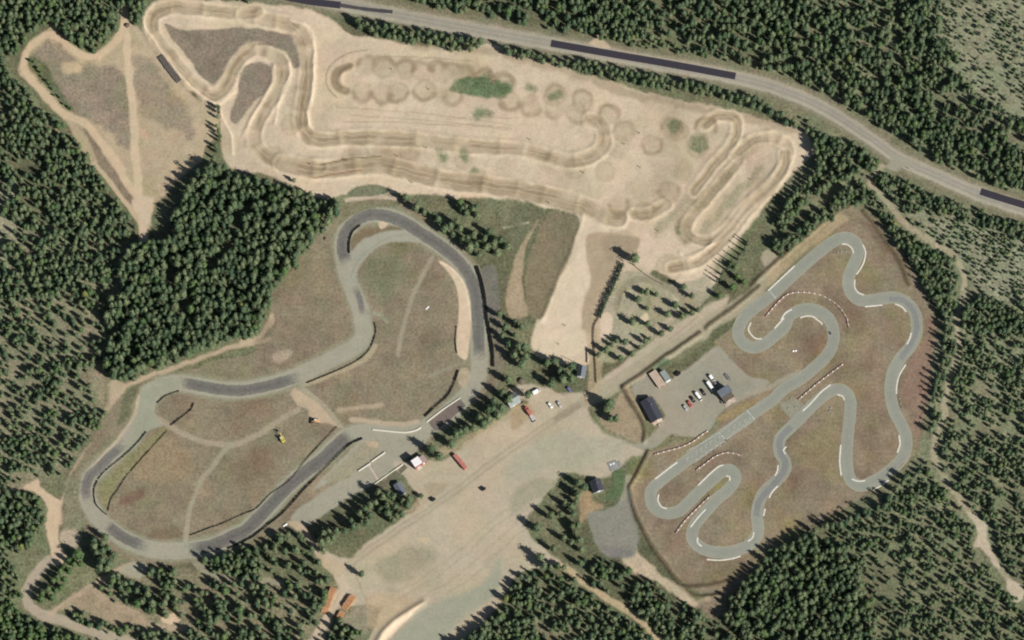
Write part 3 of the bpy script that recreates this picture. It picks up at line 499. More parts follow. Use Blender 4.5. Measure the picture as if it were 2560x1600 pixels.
poly(S4([(820, 760), (1000, 680), (1180, 830), (1150, 1100), (1000, 1350), (800, 1430), (600, 1380), (760, 1180), (860, 950)]), S(96, 112, 80), 6, 5, .95, .7, 'grass_verge')
poly(S4([(1180, 860), (1340, 850), (1250, 1080), (1240, 1300), (1100, 1440), (1060, 1380), (1150, 1200)]), S(160, 156, 132), 6, 3, .8)
poly(Z(15, [(0, 130), (80, 60), (200, 0), (420, 0), (300, 140), (180, 200), (0, 330)]), S(152, 152, 126), 14, 8, .6, .3)
# paddock
PD = Z(11, [(1930, 250), (2060, 370), (2250, 530), (2390, 560), (2419, 600), (2250, 700), (2130, 760), (2010, 840), (1930, 930), (1900, 1010), (1830, 1050), (1700, 1100), (1500, 1085), (1370, 1190), (1240, 1220), (1140, 1190), (1240, 1150), (1340, 1060), (1430, 950), (1430, 880), (1330, 720), (1190, 730), (1130, 640), (1200, 570), (1300, 500), (1500, 560), (1570, 520), (1700, 430)])
poly(PD, S(159, 155, 138), 5, 3, 1, .1, 'paddock')
scatter(PD, 40, 10, 50, [(.96, .97, .96), (1.03, 1.0, .98)], .8, 10)
line(Z(11, [(1550, 540), (1750, 410), (1920, 290)]), 9, S(172, 162, 142), 5, 3, .6)
line(S7([(500, 550), (620, 570), (720, 580)]), 5, S(112, 102, 86), 4, 1, .8)
line(Z(11, [(2110, 770), (2250, 700), (2419, 640)])+Z(12, [(130, 570), (300, 490)]), 12, S(166, 158, 138), 5, 2, .8, .15)
poly(Z(12, [(120, 790), (270, 750), (340, 860), (240, 940), (170, 880)]), S(152, 150, 132), 6, 5, .9, .3)
line(Z(11, [(760, -100), (775, 200), (790, 480), (770, 640), (720, 740)]), 34, S(180, 162, 132), 8, 5, .7, .3)

# gentle relief: rough ground in the woods only
HT += np.where(ZO == 0, .25*(N1+N2), 0)+np.where(ZO == 1, .10*NF+.14*N1, 0)

# ------------------------------------------------------------------ terrain meshes, one per kind of surface, sharing one relief
WXf, WYf = G(X, Y)
def field(a, px, py):
    j = np.clip(np.searchsorted(xs, px)-1, 0, NX-2); i = np.clip(np.searchsorted(ys, py)-1, 0, NY-2)
    tx = (px-xs[j])/(xs[j+1]-xs[j]); ty = (py-ys[i])/(ys[i+1]-ys[i])
    return (a[i, j]*(1-tx)+a[i, j+1]*tx)*(1-ty)+(a[i+1, j]*(1-tx)+a[i+1, j+1]*tx)*ty
def zat(p): return float(field(HT, p[0], p[1]))
def tag(o, label=None, cat=None, group=None, kind=None):
    for k, v in (('label', label), ('category', cat), ('group', group), ('kind', kind)):
        if v: o[k] = v
    return o
C = np.clip(C, .01, .95)
FZ = ZO[:-1, :-1]
idx = np.arange(NX*NY).reshape(NY, NX)
quads = np.stack([idx[:-1, :-1], idx[1:, :-1], idx[1:, 1:], idx[:-1, 1:]], -1)
V = np.stack([WXf, WYf, HT], -1).reshape(-1, 3); CF = C.reshape(-1, 3); VF = VEG.reshape(-1)
STRUCT = {}
ZLAB = {'ground': 'olive forest floor under the woods', 'sand_field': 'pale sandy motocross ground', 'motocross_track': 'darker worked sand of the motocross track', 'gravel_yard': 'beige gravel yard', 'dirt_path': 'narrow sandy dirt paths', 'rally_infield': 'dry brown grass around the rally circuit', 'kart_infield': 'dry brown grass around the kart track', 'rally_circuit': 'pale gravel bed of the rally circuit', 'road': 'grey country road surface', 'paddock': 'grey paddock surface with parked cars', 'grass_verge': 'grassy verge'}
for zi, zn in enumerate(ZN):
    q = quads[FZ == zi].reshape(-1, 4)
    if not len(q): continue
    u, inv = np.unique(q, return_inverse=True); inv = inv.reshape(-1, 4)
    me = bpy.data.meshes.new(zn); me.vertices.add(len(u)); me.vertices.foreach_set('co', V[u].ravel())
    me.loops.add(len(inv)*4); me.loops.foreach_set('vertex_index', inv.ravel().astype(np.int32))
    me.polygons.add(len(inv)); me.polygons.foreach_set('loop_start', np.arange(0, len(inv)*4, 4, dtype=np.int32))
    me.polygons.foreach_set('use_smooth', np.ones(len(inv), bool))
    me.update(calc_edges=True)
    a = me.attributes.new('soil_tone', 'FLOAT_COLOR', 'POINT'); a.data.foreach_set('color', np.concatenate([CF[u], np.ones((len(u), 1))], 1).ravel())
    a = me.attributes.new('cover', 'FLOAT', 'POINT'); a.data.foreach_set('value', VF[u])
    me.materials.append(M['soil']); o = bpy.data.objects.new(zn, me); COL.objects.link(o)
    tag(o, ZLAB[zn], 'ground', kind='structure'); STRUCT[zn] = o

# ------------------------------------------------------------------ mesh helpers
class MB:
    def __init__(s): s.v = []; s.f = []; s.m = []
    def quadbox(s, bot, top, mi=0):       # two matching loops -> closed prism
        n = len(bot); k = len(s.v); s.v += [tuple(p) for p in bot]+[tuple(p) for p in top]
        s.f += [tuple(range(k+n-1, k-1, -1)), tuple(range(k+n, k+2*n))]; s.m += [mi, mi]
        for i in range(n):
            j = (i+1) % n; s.f.append((k+i, k+j, k+n+j, k+n+i)); s.m.append(mi)
        return s
    def box(s, x0, x1, y0, y1, z0, z1, mi=0, ch=0.0, tx=0.0, ty=0.0):
        def loop(x0, x1, y0, y1, z):
            if ch <= 0: return [(x0, y0, z), (x1, y0, z), (x1, y1, z), (x0, y1, z)]
            c = min(ch, (x1-x0)*.45, (y1-y0)*.45)
            return [(x0+c, y0, z), (x1-c, y0, z), (x1, y0+c, z), (x1, y1-c, z), (x1-c, y1, z), (x0+c, y1, z), (x0, y1-c, z), (x0, y0+c, z)]
        return s.quadbox(loop(x0, x1, y0, y1, z0), loop(x0+tx, x1-tx, y0+ty, y1-ty, z1), mi)
    def cyl(s, a, b, r, n=10, mi=0, r2=None):
        a = np.array(a, float); b = np.array(b, float); d = b-a; d /= np.linalg.norm(d)+1e-9
        h = np.array([0, 0, 1.]) if abs(d[2]) < .9 else np.array([1., 0, 0]); u = np.cross(d, h); u /= np.linalg.norm(u); w_ = np.cross(d, u)
        r2 = r if r2 is None else r2
        lo = [a+r*(math.cos(2*math.pi*i/n)*u+math.sin(2*math.pi*i/n)*w_) for i in range(n)]
        hi = [b+r2*(math.cos(2*math.pi*i/n)*u+math.sin(2*math.pi*i/n)*w_) for i in range(n)]
        return s.quadbox(lo[::-1], hi[::-1], mi)
    def mesh(s, name, mats, smooth=False):
        me = bpy.data.meshes.new(name); me.from_pydata(s.v, [], s.f)
        for x in (mats if isinstance(mats, (list, tuple)) else [mats]): me.materials.append(M[x] if isinstance(x, str) else x)
        me.polygons.foreach_set('material_index', s.m)
        if smooth: me.polygons.foreach_set('use_smooth', [True]*len(s.f))
        me.update(); return me
    def build(s, name, mats, parent=None, smooth=False):
        return link(name, s.mesh(name, mats, smooth), parent)
def link(name, me, parent=None, loc=None, rz=None):
    o = bpy.data.objects.new(name, me); COL.objects.link(o)
    if parent: o.parent = parent
    if loc: o.location = loc
    if rz is not None: o.rotation_euler = (0, 0, rz)
    return o
def thing(name, p, ang, label, cat, group=None, dz=0.0):
    """p: survey point of the base centre, ang: heading on the survey sheet (x right, y down)"""
    o = bpy.data.objects.new(name, None); COL.objects.link(o); o.empty_display_size = .5
    o.location = g3(p, zat(p)+dz); o.rotation_euler = (0, 0, ang)
    return tag(o, label, cat, group)
def head(a, b):
    A = np.array(g3(a)); B = np.array(g3(b)); d = B-A; return math.atan2(d[1], d[0])

# ------------------------------------------------------------------ paved ribbons
def ribbon(name, pts, width, tone, parent=None, z=.03, closed=False, n=7, edge=None, mid=None, cover=.05, wob=0.0, fade=None):
    sp = np.array(spline(pts, n, closed)); T = np.gradient(sp, axis=0)
    if closed: T[0] = T[-1] = sp[1]-sp[-2]
    T /= np.linalg.norm(T, axis=1)[:, None]+1e-9; Nn = np.stack([-T[:, 1], T[:, 0]], 1)
    us = np.array([-1, -.86, -.45, 0, .45, .86, 1.]); k = len(us)
    wv = width*(1+wob*np.array([random.uniform(-1, 1) for _ in sp]))
    P = sp[:, None, :]+Nn[:, None, :]*(us[None, :, None]*wv[:, None, None]/2)
    wx, wy = G(P[..., 0], P[..., 1]); zz = np.array([[field(HT, p[0], p[1]) for p in row] for row in P]) + z
    vs = np.stack([wx, wy, zz], -1).reshape(-1, 3)
    f = [(i*k+j, i*k+j+1, (i+1)*k+j+1, (i+1)*k+j) for i in range(len(sp)-1) for j in range(k-1)]
    me = bpy.data.meshes.new(name); me.from_pydata(vs.tolist(), [], f); me.update()
    if me.polygons[0].normal.z < 0: me.flip_normals()
    if isinstance(tone, str): me.materials.append(M[tone])
    else:
        cs = np.zeros((len(sp), k, 3)); cs[:] = tone
        if mid is not None: cs[:, 2:5] = cs[:, 2:5]*.5+np.array(mid)*.5; cs[:, 3] = mid
        if edge is not None: cs[:, 0] = edge; cs[:, -1] = edge
        if fade is not None:
            ii = np.arange(len(sp)); tt = np.clip(np.minimum(ii, len(sp)-1-ii)/4.0, 0, 1)[:, None, None]; cs = cs*tt+np.array(fade)*(1-tt)
        a = me.attributes.new('soil_tone', 'FLOAT_COLOR', 'POINT'); a.data.foreach_set('color', np.concatenate([cs, np.ones((len(sp), k, 1))], 2).ravel())
        a = me.attributes.new('cover', 'FLOAT', 'POINT'); a.data.foreach_set('value', np.full(len(sp)*k, cover)); me.materials.append(M['soil'])
    return link(name, me, parent)
KTR = Z(8, [(40, 1270), (320, 1010), (580, 795), (700, 738), (800, 755), (852, 830), (838, 930), (795, 1020), (760, 1120), (768, 1220), (830, 1305), (930, 1332), (1060, 1310), (1200, 1300), (1310, 1350), (1385, 1440)])+Z(12, [(1405, 20), (1400, 130), (1345, 250), (1250, 365), (1185, 480), (1160, 600), (1160, 720), (1190, 850), (1250, 970), (1298, 1080), (1308, 1190), (1270, 1300), (1180, 1400), (1060, 1490)])+Z(16, [(980, 20), (890, 55), (810, 30), (765, -40)])+Z(12, [(745, 1350), (745, 1200), (758, 1050), (775, 900), (778, 780), (740, 690), (660, 655), (560, 690), (440, 790), (330, 900), (220, 1010), (130, 1100), (102, 1180), (115, 1260), (160, 1340), (160, 1420), (100, 1500)])+Z(15, [(2380, 120), (2330, 230), (2312, 350), (2328, 450), (2300, 550), (2230, 620), (2110, 668), (1980, 685), (1840, 665), (1740, 605), (1700, 530), (1722, 440), (1790, 345), (1870, 255), (1950, 165)])+[(1812, 1232), (1832, 1210), (1838, 1192), (1828, 1176), (1810, 1177), (1790, 1192)]+Z(15, [(1800, 80), (1720, 160), (1640, 240), (1560, 300), (1440, 312), (1350, 265), (1312, 180), (1330, 80)])+S7([(400, 1150), (700, 920), (1000, 700), (1300, 490), (1680, 220), (2000, 0)])+Z(12, [(150, 650), (300, 560), (450, 440), (575, 310), (620, 180), (608, 60)])+Z(8, [(565, 1490), (490, 1435), (390, 1408), (290, 1425), (200, 1475)])+Z(12, [(160, 60), (60, 150), (-40, 230)])+[(1882, 869), (1857, 857), (1845, 832), (1855, 801), (1880, 775)]
ASP = S(155, 156, 140)
kt = ribbon('kart_track', KTR, 30, ASP, closed=True, n=6, edge=S(168, 166, 146), mid=S(149, 151, 138))
tag(kt, 'winding grey asphalt kart track', 'track', kind='structure')
ribbon('asphalt_patch', Z(8, [(1150, 1310), (1280, 1330), (1370, 1420), (1400, 1510)])+Z(12, [(1400, 120), (1330, 260), (1250, 370)]), 12, S(140, 141, 136), kt, .05, wob=.1)
ribbon('asphalt_patch', Z(12, [(220, 1010), (130, 1100), (108, 1180), (125, 1270), (165, 1340), (150, 1430), (90, 1510)])+Z(15, [(2340, 200), (2310, 340)]), 14, S(138, 138, 134), kt, .05, wob=.1)
tag(kt, 'winding grey asphalt kart track', 'track')
rcirc = STRUCT['rally_circuit']; road = STRUCT['road']
DK = S(127, 124, 115); DKM = S(114, 111, 105); DKE = S(146, 143, 128)
def cut(a, b): return RC[a:b]
ra = [ribbon('asphalt_section', p, wd, DK*m_, rcirc, .03, edge=DKE, mid=DKM*m_, cover=.4, wob=.06, fade=GRAV) for p, wd, m_ in [
 (Z(6, [(860, 980), (822, 860), (825, 740), (880, 640), (970, 560), (1100, 515), (1250, 535), (1400, 590), (1540, 680), (1680, 770), (1830, 880), (1960, 1010), (2040, 1150), (2080, 1300), (2095, 1480)])+Z(10, [(2105, 180), (2112, 385)]), 30, .98),
 (Z(10, [(900, 1070), (780, 1170), (620, 1320), (450, 1450), (300, 1580)])+Z(13, [(2360, 440), (2200, 530), (2000, 620), (1750, 660)]), 32, .93),
 (Z(13, [(1400, 640), (1200, 560), (1080, 480), (1010, 420)]), 28, 1.0),
 (Z(13, [(830, 200), (810, 80), (850, -40)])+Z(9, [(920, 1410), (1040, 1290), (1180, 1160)]), 24, 1.05),
 (Z(9, [(1700, 590), (1850, 615), (2050, 652), (2250, 668), (2419, 648)])+Z(10, [(200, 600), (430, 530)]), 28, .96),
 (Z(6, [(930, 1190), (985, 1330), (1010, 1480)]), 16, 1.12)]]
ribbon('asphalt_section', Z(10, [(1950, 770), (1800, 900), (1660, 1010)]), 28, S(122, 112, 104), rcirc, .034, cover=.2)
for p in [Z(2, [(270, -32), (500, 12), (800, 50)]), Z(3, [(367, 408), (1000, 520), (1500, 606), (2112, 720)]), Z(8, [(2008, 296), (2200, 358), (2419, 425), (2600, 480)])]:
    ribbon('asphalt_patch', p, 17.5, S(70, 66, 74)*.9, road, .03, cover=.05)
ribbon('asphalt_patch', Z(2, [(790, 48), (1050, 88), (1290, 112)]), 9, S(84, 80, 82), road, .032, cover=.1, wob=.15)
# painted grid and start lines on the kart straight
def strip(a, b, w_=1.5, parent=None, z=.06, m_='line', name='painted_line'):
    return ribbon(name, [a, b], w_, m_, parent, z, n=4)
q = S7([(1610, 150), (1745, 310), (1200, 500), (1300, 610)])
strip(q[0], q[1], 3, kt); strip(q[2], q[3], 3, kt)
strip(*Z(8, [(20, 1240), (75, 1310)]), 2.4, kt)
for (x0, y0), (x1, y1), n_ in (((700, 890), (1190, 545), 8), ((830, 915), (1270, 615), 7), ((1330, 440), (1650, 262), 5), ((1390, 500), (1600, 350), 4)):
    for k in range(n_):      # grid boxes: a bar across and a short line along each slot
        bx, by = x0+(x1-x0)*k/(n_-1), y0+(y1-y0)*k/(n_-1)
        a, b, c_ = S7([(bx, by), (bx+25, by+37), (bx+40, by-27)])
        strip(a, b, 1.5, kt); strip(a, c_, 1.2, kt)
for p in (S7([(820, 950), (1290, 610), (1740, 300)]), S7([(700, 780), (1190, 500), (1600, 170)])): ribbon('painted_line', p, 1.6, 'line', kt, .06)
# ------------------------------------------------------------------ kerbs and barriers of the kart track
def kerbmesh(pts, width, h, mats, parent=None, name='kerb', n=7, label=None, cat=None, group=None, seg=None):
    sp = spline(pts, n); P = [np.array(g3(p, zat(p)+.02)) for p in sp]; mb = MB()
    k0 = 0
    for i in range(len(P)):
        t = P[min(i+1, len(P)-1)]-P[max(i-1, 0)]; t /= np.linalg.norm(t)+1e-9; nn = np.array([-t[1], t[0], 0])*width/2
        b = P[i]; mb.v += [tuple(b-nn), tuple(b-nn*.6+(0, 0, h)), tuple(b+nn*.6+(0, 0, h)), tuple(b+nn)]
        if i:
            o_ = (i-1)*4
            for j in range(3): mb.f.append((o_+j, o_+4+j, o_+5+j, o_+1+j)); mb.m.append(0)
            mb.f.append((o_+3, o_+7, o_+4, o_)); mb.m.append(0)
    e_ = (len(P)-1)*4; mb.f += [(0, 1, 2, 3), (e_+3, e_+2, e_+1, e_)]; mb.m += [0, 0]
    o = mb.build(name, mats, parent); 
    return tag(o, label, cat, group) if label else o
KERBS = [Z(8, [(700, 792), (750, 800), (790, 835), (808, 880)]), Z(8, [(895, 800), (920, 870), (905, 960), (870, 1030), (835, 1080)]), Z(8, [(818, 1130), (818, 1200), (850, 1250), (905, 1275)]), Z(8, [(915, 1385), (1080, 1370)]), Z(8, [(1200, 1360), (1260, 1385), (1305, 1435)]), Z(12, [(1350, 120), (1340, 170), (1310, 230)]), Z(12, [(1300, 420), (1240, 520), (1215, 620), (1212, 700)]), Z(12, [(1235, 1090), (1245, 1170), (1220, 1255)]), Z(12, [(590, 610), (500, 680), (400, 790), (325, 860)]), Z(12, [(655, 703), (700, 720), (722, 755)]), Z(12, [(686, 1180), (676, 1330), (690, 1470)]), Z(12, [(172, 1195), (145, 1230), (165, 1270)]), Z(12, [(95, 1370), (85, 1430), (65, 1470)]), Z(16, [(995, 92), (1070, 50), (1140, 0)]), Z(16, [(790, -10), (850, 10), (920, 5)]), Z(16, [(92, 55), (40, 110), (8, 170)]), Z(12, [(60, 80), (100, 35), (150, -20)]), Z(8, [(305, 1490), (350, 1476), (410, 1476), (470, 1505)]), Z(12, [(450, -10), (490, 15), (515, 45)]), Z(11, [(2255, 25), (2232, 90), (2270, 150), (2310, 175), (2358, 176)]), Z(8, [(120, 1512), (160, 1450), (225, 1410)]), S7([(225, 1195), (400, 1060), (560, 940)]), S7([(875, 1290), (1050, 1120), (1180, 1010), (1260, 980)]), S7([(1300, 1150), (1350, 1160), (1355, 1220)]), Z(15, [(1385, 135), (1378, 190), (1410, 250), (1462, 270)]), Z(15, [(1830, 275), (1760, 350), (1685, 445)]), Z(15, [(1752, 545), (1752, 590), (1792, 628)]), Z(15, [(2285, 495), (2270, 545), (2228, 578)]), Z(15, [(1840, 750), (1960, 757), (2080, 742), (2160, 718)]), Z(15, [(2390, 270), (2375, 340)]), Z(8, [(0, 1235), (100, 1140), (250, 1000)])]
for k in KERBS: kerbmesh(k, 1.0, .12, 'kerb', label='white concrete kerb along the edge of a kart track bend', cat='kerb', group='kart track kerbs')
# red and white plastic block barriers
blk = [MB().box(-.75, .75, -.35, .35, 0, .75, ch=.12, tx=.05, ty=.1).mesh('barrier_block', m_) for m_ in ('redplastic', 'kerb')]
BARS = [Z(8, [(-30, 1490), (100, 1340), (200, 1265), (330, 1250), (470, 1270), (580, 1320), (670, 1390), (740, 1490), (755, 1530)]), Z(12, [(745, 0), (765, 70)]), Z(12, [(275, 765), (480, 590), (700, 425)]), S7([(190, 835), (400, 775), (620, 715), (800, 630), (920, 540), (1020, 475)]), S7([(830, 1080), (980, 970), (1130, 860), (1290, 800), (1420, 810), (1545, 850)]), Z(15, [(1540, 515), (1640, 380), (1760, 260), (1875, 150)])]
for bi, p in enumerate(BARS):
    lab = ['curved row of red and white plastic blocks above the inner kart loop', 'short row of red and white blocks east of the inner kart loop', 'straight row of red and white blocks between two kart straights', 'long row of red and white blocks between the paddock and start straight', 'arched row of red and white blocks around the tight kart hairpin', 'slanting row of red and white blocks between the two southern kart legs'][bi]
    sp = spline(p, 40); P = [np.array(g3(q_)) for q_ in sp]; d = 0; last = P[0]
    root = thing('block_barrier', sp[0], 0, lab, 'barrier', 'red and white kart barriers'); k = 0; acc = 0
    for a, b in zip(P[:-1], P[1:]):
        acc += np.linalg.norm(b-a)
        if acc >= 1.62:
            acc = 0; o = link('block', blk[k % 2], root); k += 1
            o.location = tuple(np.array(b)-np.array(root.location)+(0, 0, .02)); o.rotation_euler = (0, 0, math.atan2(b[1]-a[1], b[0]-a[0]))
# ------------------------------------------------------------------ tyre walls and dark rails of the rally circuit
def tyrewall(pts, rows, hgt, label, name='tyre_wall', m_='rubber'):
    sp = spline(pts, 30); P = [np.array(g3(q_, zat(q_))) for q_ in sp]; mb = MB(); acc = 9; k = 0
    for a, b in zip(P[:-1], P[1:]):
        acc += np.linalg.norm(b-a)
        if acc >= .68:
            acc = 0; t = (b-a)/(np.linalg.norm(b-a)+1e-9); n_ = np.array([-t[1], t[0], 0])
            for r_ in range(rows):
                c = a+n_*(r_-(rows-1)/2)*.66+np.array([random.uniform(-.08, .08), random.uniform(-.08, .08), -.03]); h = hgt*random.uniform(.85, 1.1)
                mb.cyl(c, c+(0, 0, h*.5), .34, 8); mb.cyl(c+(random.uniform(-.05, .05), 0, h*.5), c+(0, 0, h), .33, 8, r2=.28)
    return tag(mb.build(name, m_), label, 'tyre wall', 'tyre walls along the rally circuit')
tyrewall(Z(6, [(2085, 1010), (2130, 1150), (2160, 1300), (2180, 1500)])+Z(10, [(2190, 20), (2212, 150), (2235, 300), (2240, 440)]), 3, 1.2, 'thick black tyre wall along the outer edge of the long east bend')
tyrewall(Z(10, [(1122, 30), (1130, 120), (1080, 260), (990, 360), (820, 455), (640, 530), (470, 600)]), 1, .8, 'thin dark tyre row curving round the outside of the middle gravel bend')
tyrewall(Z(10, [(1910, 480), (1860, 620), (1800, 720), (1700, 810), (1590, 915)]), 2, .9, 'dark tyre wall beside the green strip near the gravel bend')
tyrewall(Z(10, [(1895, 60), (1885, 200), (1900, 320)]), 1, .8, 'short dark tyre row west of the pale sand run-off')
tyrewall(Z(10, [(1000, 1120), (880, 1180), (720, 1330), (540, 1512)])+Z(14, [(440, 100), (370, 180), (240, 320), (100, 430), (0, 510)])+Z(13, [(2340, 560), (2150, 650)]), 2, .95, 'long black tyre wall between the start straight and the gravel start area')
tyrewall(Z(6, [(980, 620), (910, 680), (880, 780), (880, 880)]), 2, .8, 'short black tyre wall inside the northern rally bend')
tyrewall(Z(13, [(920, 10), (890, 90), (900, 210), (950, 280), (1010, 330)]), 1, .9, 'curved dark tyre row inside the south-western rally bend')
tyrewall(Z(9, [(1380, 1060), (1280, 1180), (1150, 1300), (1000, 1420), (920, 1512)]), 1, .8, 'slanting dark tyre row inside the western straight of the circuit')
tyrewall(Z(9, [(1830, 790), (1800, 850), (1700, 930), (1615, 995)]), 1, .9, 'dark tyre row in the infield above the branching dirt path')
tyrewall(Z(9, [(1575, 1050), (1420, 1220), (1200, 1470)])+Z(13, [(1120, 80), (1050, 180), (1020, 290)]), 1, .7, 'long thin tyre row crossing the western infield to the south')
tyrewall(Z(10, [(760, 1010), (600, 1180), (480, 1310), (320, 1512)])+Z(14, [(140, 130), (0, 270)])+Z(13, [(2300, 320), (2100, 410), (1960, 460), (1790, 525)]), 1, .7, 'thin dark tyre row along the inside of the start straight')
tyrewall(Z(9, [(1690, 670), (1560, 720), (1480, 790)]), 1, .7, 'short tyre row inside the pale western bend')
# concrete barriers of the start area
def wallseg(pts, wd, h, m_, name, label, cat, group=None):
    return kerbmesh(pts, wd, h, m_, name=name, label=label, cat=cat, group=group, n=6)
wallseg(S3([(120, 590), (350, 440)]), .8, .8, 'cream', 'concrete_barrier', 'white concrete barrier nearest the dry grass bank of the start area', 'barrier', 'start area barriers')
wallseg(S3([(365, 415), (625, 235)]), .8, .8, 'cream', 'concrete_barrier', 'white concrete barrier reaching toward the tower in the start area', 'barrier', 'start area barriers')
wallseg(S3([(420, 840), (700, 640), (960, 460)]), .6, .6, 'cream', 'concrete_barrier', 'long white wall running from the tower down the start area', 'barrier', 'start area barriers')
wallseg(Z(10, [(1100, 1035), (1250, 1050), (1400, 1062), (1500, 1045), (1560, 1015)]), 1.1, .5, 'cream', 'concrete_barrier', 'white kerb wall on the gravel bend above the start area', 'barrier')
wallseg(Z(10, [(1610, 965), (1760, 850), (1930, 735)]), .8, .5, 'cream', 'concrete_barrier', 'white edge wall beside the brown asphalt near the pine row', 'barrier')
wallseg(Z(14, [(255, 440), (295, 415)]), .9, .8, 'white', 'concrete_barrier', 'short bright white barrier south of the start straight', 'barrier')
strip(*S3([(320, 480), (490, 750)]), 5, STRUCT['gravel_yard'], .03, 'deck', 'paved_strip')
poly_pts = S3([(480, 930), (1030, 490)])
ribbon('ramp_strip', S3([(430, 960), (760, 720), (1020, 490)]), 12, S(118, 112, 96), STRUCT['gravel_yard'], .03, cover=.4)

# ------------------------------------------------------------------ trees
def crown_geo(rs, H, z0, rad, prof, nleaf, leaf):
    """lumpy solid heart plus many leaf-sized faces spread through the crown's outer volume"""
    v = []; f = []
    rings, seg = 6, 8
    lump = [[rs.uniform(.55, .85) for _ in range(seg)] for _ in range(rings)]
    for i in range(rings):
        t = (i+.4)/rings; r = rad*prof(t)
        for j in range(seg):
            a = 2*math.pi*(j+.5*(i % 2))/seg; q = r*lump[i][j]
            v.append((q*math.cos(a), q*math.sin(a), z0+(H*.97-z0)*t+rs.uniform(-.15, .15)))
    for i in range(rings-1):
        for j in range(seg):
            a, b = i*seg+j, i*seg+(j+1) % seg; f.append((a, b, b+seg, a+seg))
    v.append((0, 0, z0)); v.append((0, 0, H*.96)); nb = len(v)
    for j in range(seg): f.append((nb-2, (j+1) % seg, j)); f.append((nb-1, (rings-1)*seg+j, (rings-1)*seg+(j+1) % seg))
    # boughs: clumps of leaf faces reaching out at uneven lengths
    nb_ = max(8, nleaf//9)
    for k in range(nb_):
        t = rs.random()**.8; a = rs.uniform(0, 2*math.pi); r = rad*prof(t)*rs.uniform(.75, 1.18)
        c = np.array([r*math.cos(a)*.8, r*math.sin(a)*.8, z0+(H-z0)*t])
        for _ in range(9):
            p = c+np.array([rs.gauss(0, .36), rs.gauss(0, .36), rs.gauss(0, .3)])*rad*.55
            n_ = np.array([p[0], p[1], rad*.55+rs.gauss(0, .5)])+np.array([rs.gauss(0, .5) for _ in range(3)])*rad*.4; n_ /= np.linalg.norm(n_)+1e-6
            u = np.cross(n_, [rs.gauss(0, 1), rs.gauss(0, 1), rs.gauss(0, 1)]); u /= np.linalg.norm(u)+1e-6; w_ = np.cross(n_, u)
            sz = leaf*rs.uniform(.6, 1.3); m_ = len(v)
            v += [tuple(p-u*sz), tuple(p+w_*sz*.7), tuple(p+u*sz), tuple(p-w_*sz*.6)]; f.append((m_, m_+3, m_+2, m_+1))
    return v, f
PROF = dict(
    pine=lambda t: .55+.75*math.sin(math.pi*min(1, t*.9+.12))**1.0*.62 if t < .8 else max(.12, 1.02*(1-t)/.2*.9+.1),
    spruce=lambda t: max(.08, 1.05-t*.98),
    birch=lambda t: .35+.72*math.sin(math.pi*(t*.85+.08)))
def tree_meshes(kind, seed, foliage):
    rs = random.Random(seed)
    if kind == 'pine': H, z0, rad, nl, lf = 12.0, 2.6, 2.3, 230, .38
    elif kind == 'spruce': H, z0, rad, nl, lf = 12.0, 1.0, 2.3, 220, .36
    else: H, z0, rad, nl, lf = 10.0, 2.0, 2.3, 220, .36
    v, f = crown_geo(rs, H, z0, rad*rs.uniform(.92, 1.1), PROF[kind], nl, lf)
    cm = bpy.data.meshes.new('crown'); cm.from_pydata(v, [], f); cm.materials.append(M[foliage]); cm.update()
    tb = MB(); lean = (rs.uniform(-.15, .15), rs.uniform(-.15, .15))
    tb.cyl((0, 0, -.3), (lean[0], lean[1], H*.5), .19, 7, r2=.13); tb.cyl((lean[0], lean[1], H*.5), (0, 0, H*.95), .13, 6, r2=.03)
    for k in range(7):
        z_ = z0+(H-z0)*(.05+k*.12); a = rs.uniform(0, 6.28); l = rad*.7
        tb.cyl((0, 0, z_), (l*math.cos(a), l*math.sin(a), z_+.4), .05, 4, r2=.015)
    return cm, tb.mesh('trunk', 'bark')
KINDS = [('pine', 'pine')]*5+[('spruce', 'spruce')]*2+[('birch', 'birch')]*2+[('birch', 'gold')]
TM = [tree_meshes(k, 100+i, fo) for i, (k, fo) in enumerate(KINDS)]
trees_xy = []
def tree(p, h, label, cat='pine tree', group=None, variants=(0, 1, 2, 3, 4), name='pine_tree', wide=1.0, crown=True):
    """p = survey point of the crown as seen on the sheet when crown=True, else of the foot"""
    if crown: p = (p[0], p[1]+h*.62*1.37)
    i = random.choice(variants); cm, tm = TM[i]; sc = h/(12.0 if i < 7 else 10.0)
    o = thing(name, p, random.uniform(0, 6.28), label, cat, group)
    wd = sc**.8*random.uniform(.92, 1.2)*wide
    for nm, me in (('trunk', tm), ('crown', cm)):
        c = link(nm, me, o); c.scale = (wd if nm == 'crown' else sc, wd if nm == 'crown' else sc, sc)
    trees_xy.append((p[0], p[1])); return o
def sample(pts, spacing, seed, limit=999):
    rs = random.Random(seed); x = [q_[0] for q_ in pts]; y = [q_[1] for q_ in pts]; out = []
    for _ in range(6000):
        c = (rs.uniform(min(x), max(x)), rs.uniform(min(y), max(y)))
        if inpoly(c, pts) and all((c[0]-q_[0])**2+(c[1]-q_[1])**2 > spacing**2 for q_ in out): out.append(c)
        if len(out) >= limit: break
    return out
def along(pts, step, jit, seed):
    rs = random.Random(seed); sp = spline(pts, 30); out = []; acc = 0; nxt = 0
    for a, b in zip(sp[:-1], sp[1:]):
        acc += math.hypot(b[0]-a[0], b[1]-a[1])
        if acc >= nxt: out.append((b[0]+rs.uniform(-jit, jit), b[1]+rs.uniform(-jit, jit))); acc = 0; nxt = step*rs.uniform(.75, 1.3)
    return out
U = random.uniform
tree(Z(7, [(1160, 925)])[0], 12.5, 'lone tall pine standing in the sand at the head of the dark hedge', wide=1.25)
tree(Z(14, [(1000, 880)])[0], 9.5, 'lone rounded pine on the gravel beside the log pile lane', wide=1.2)
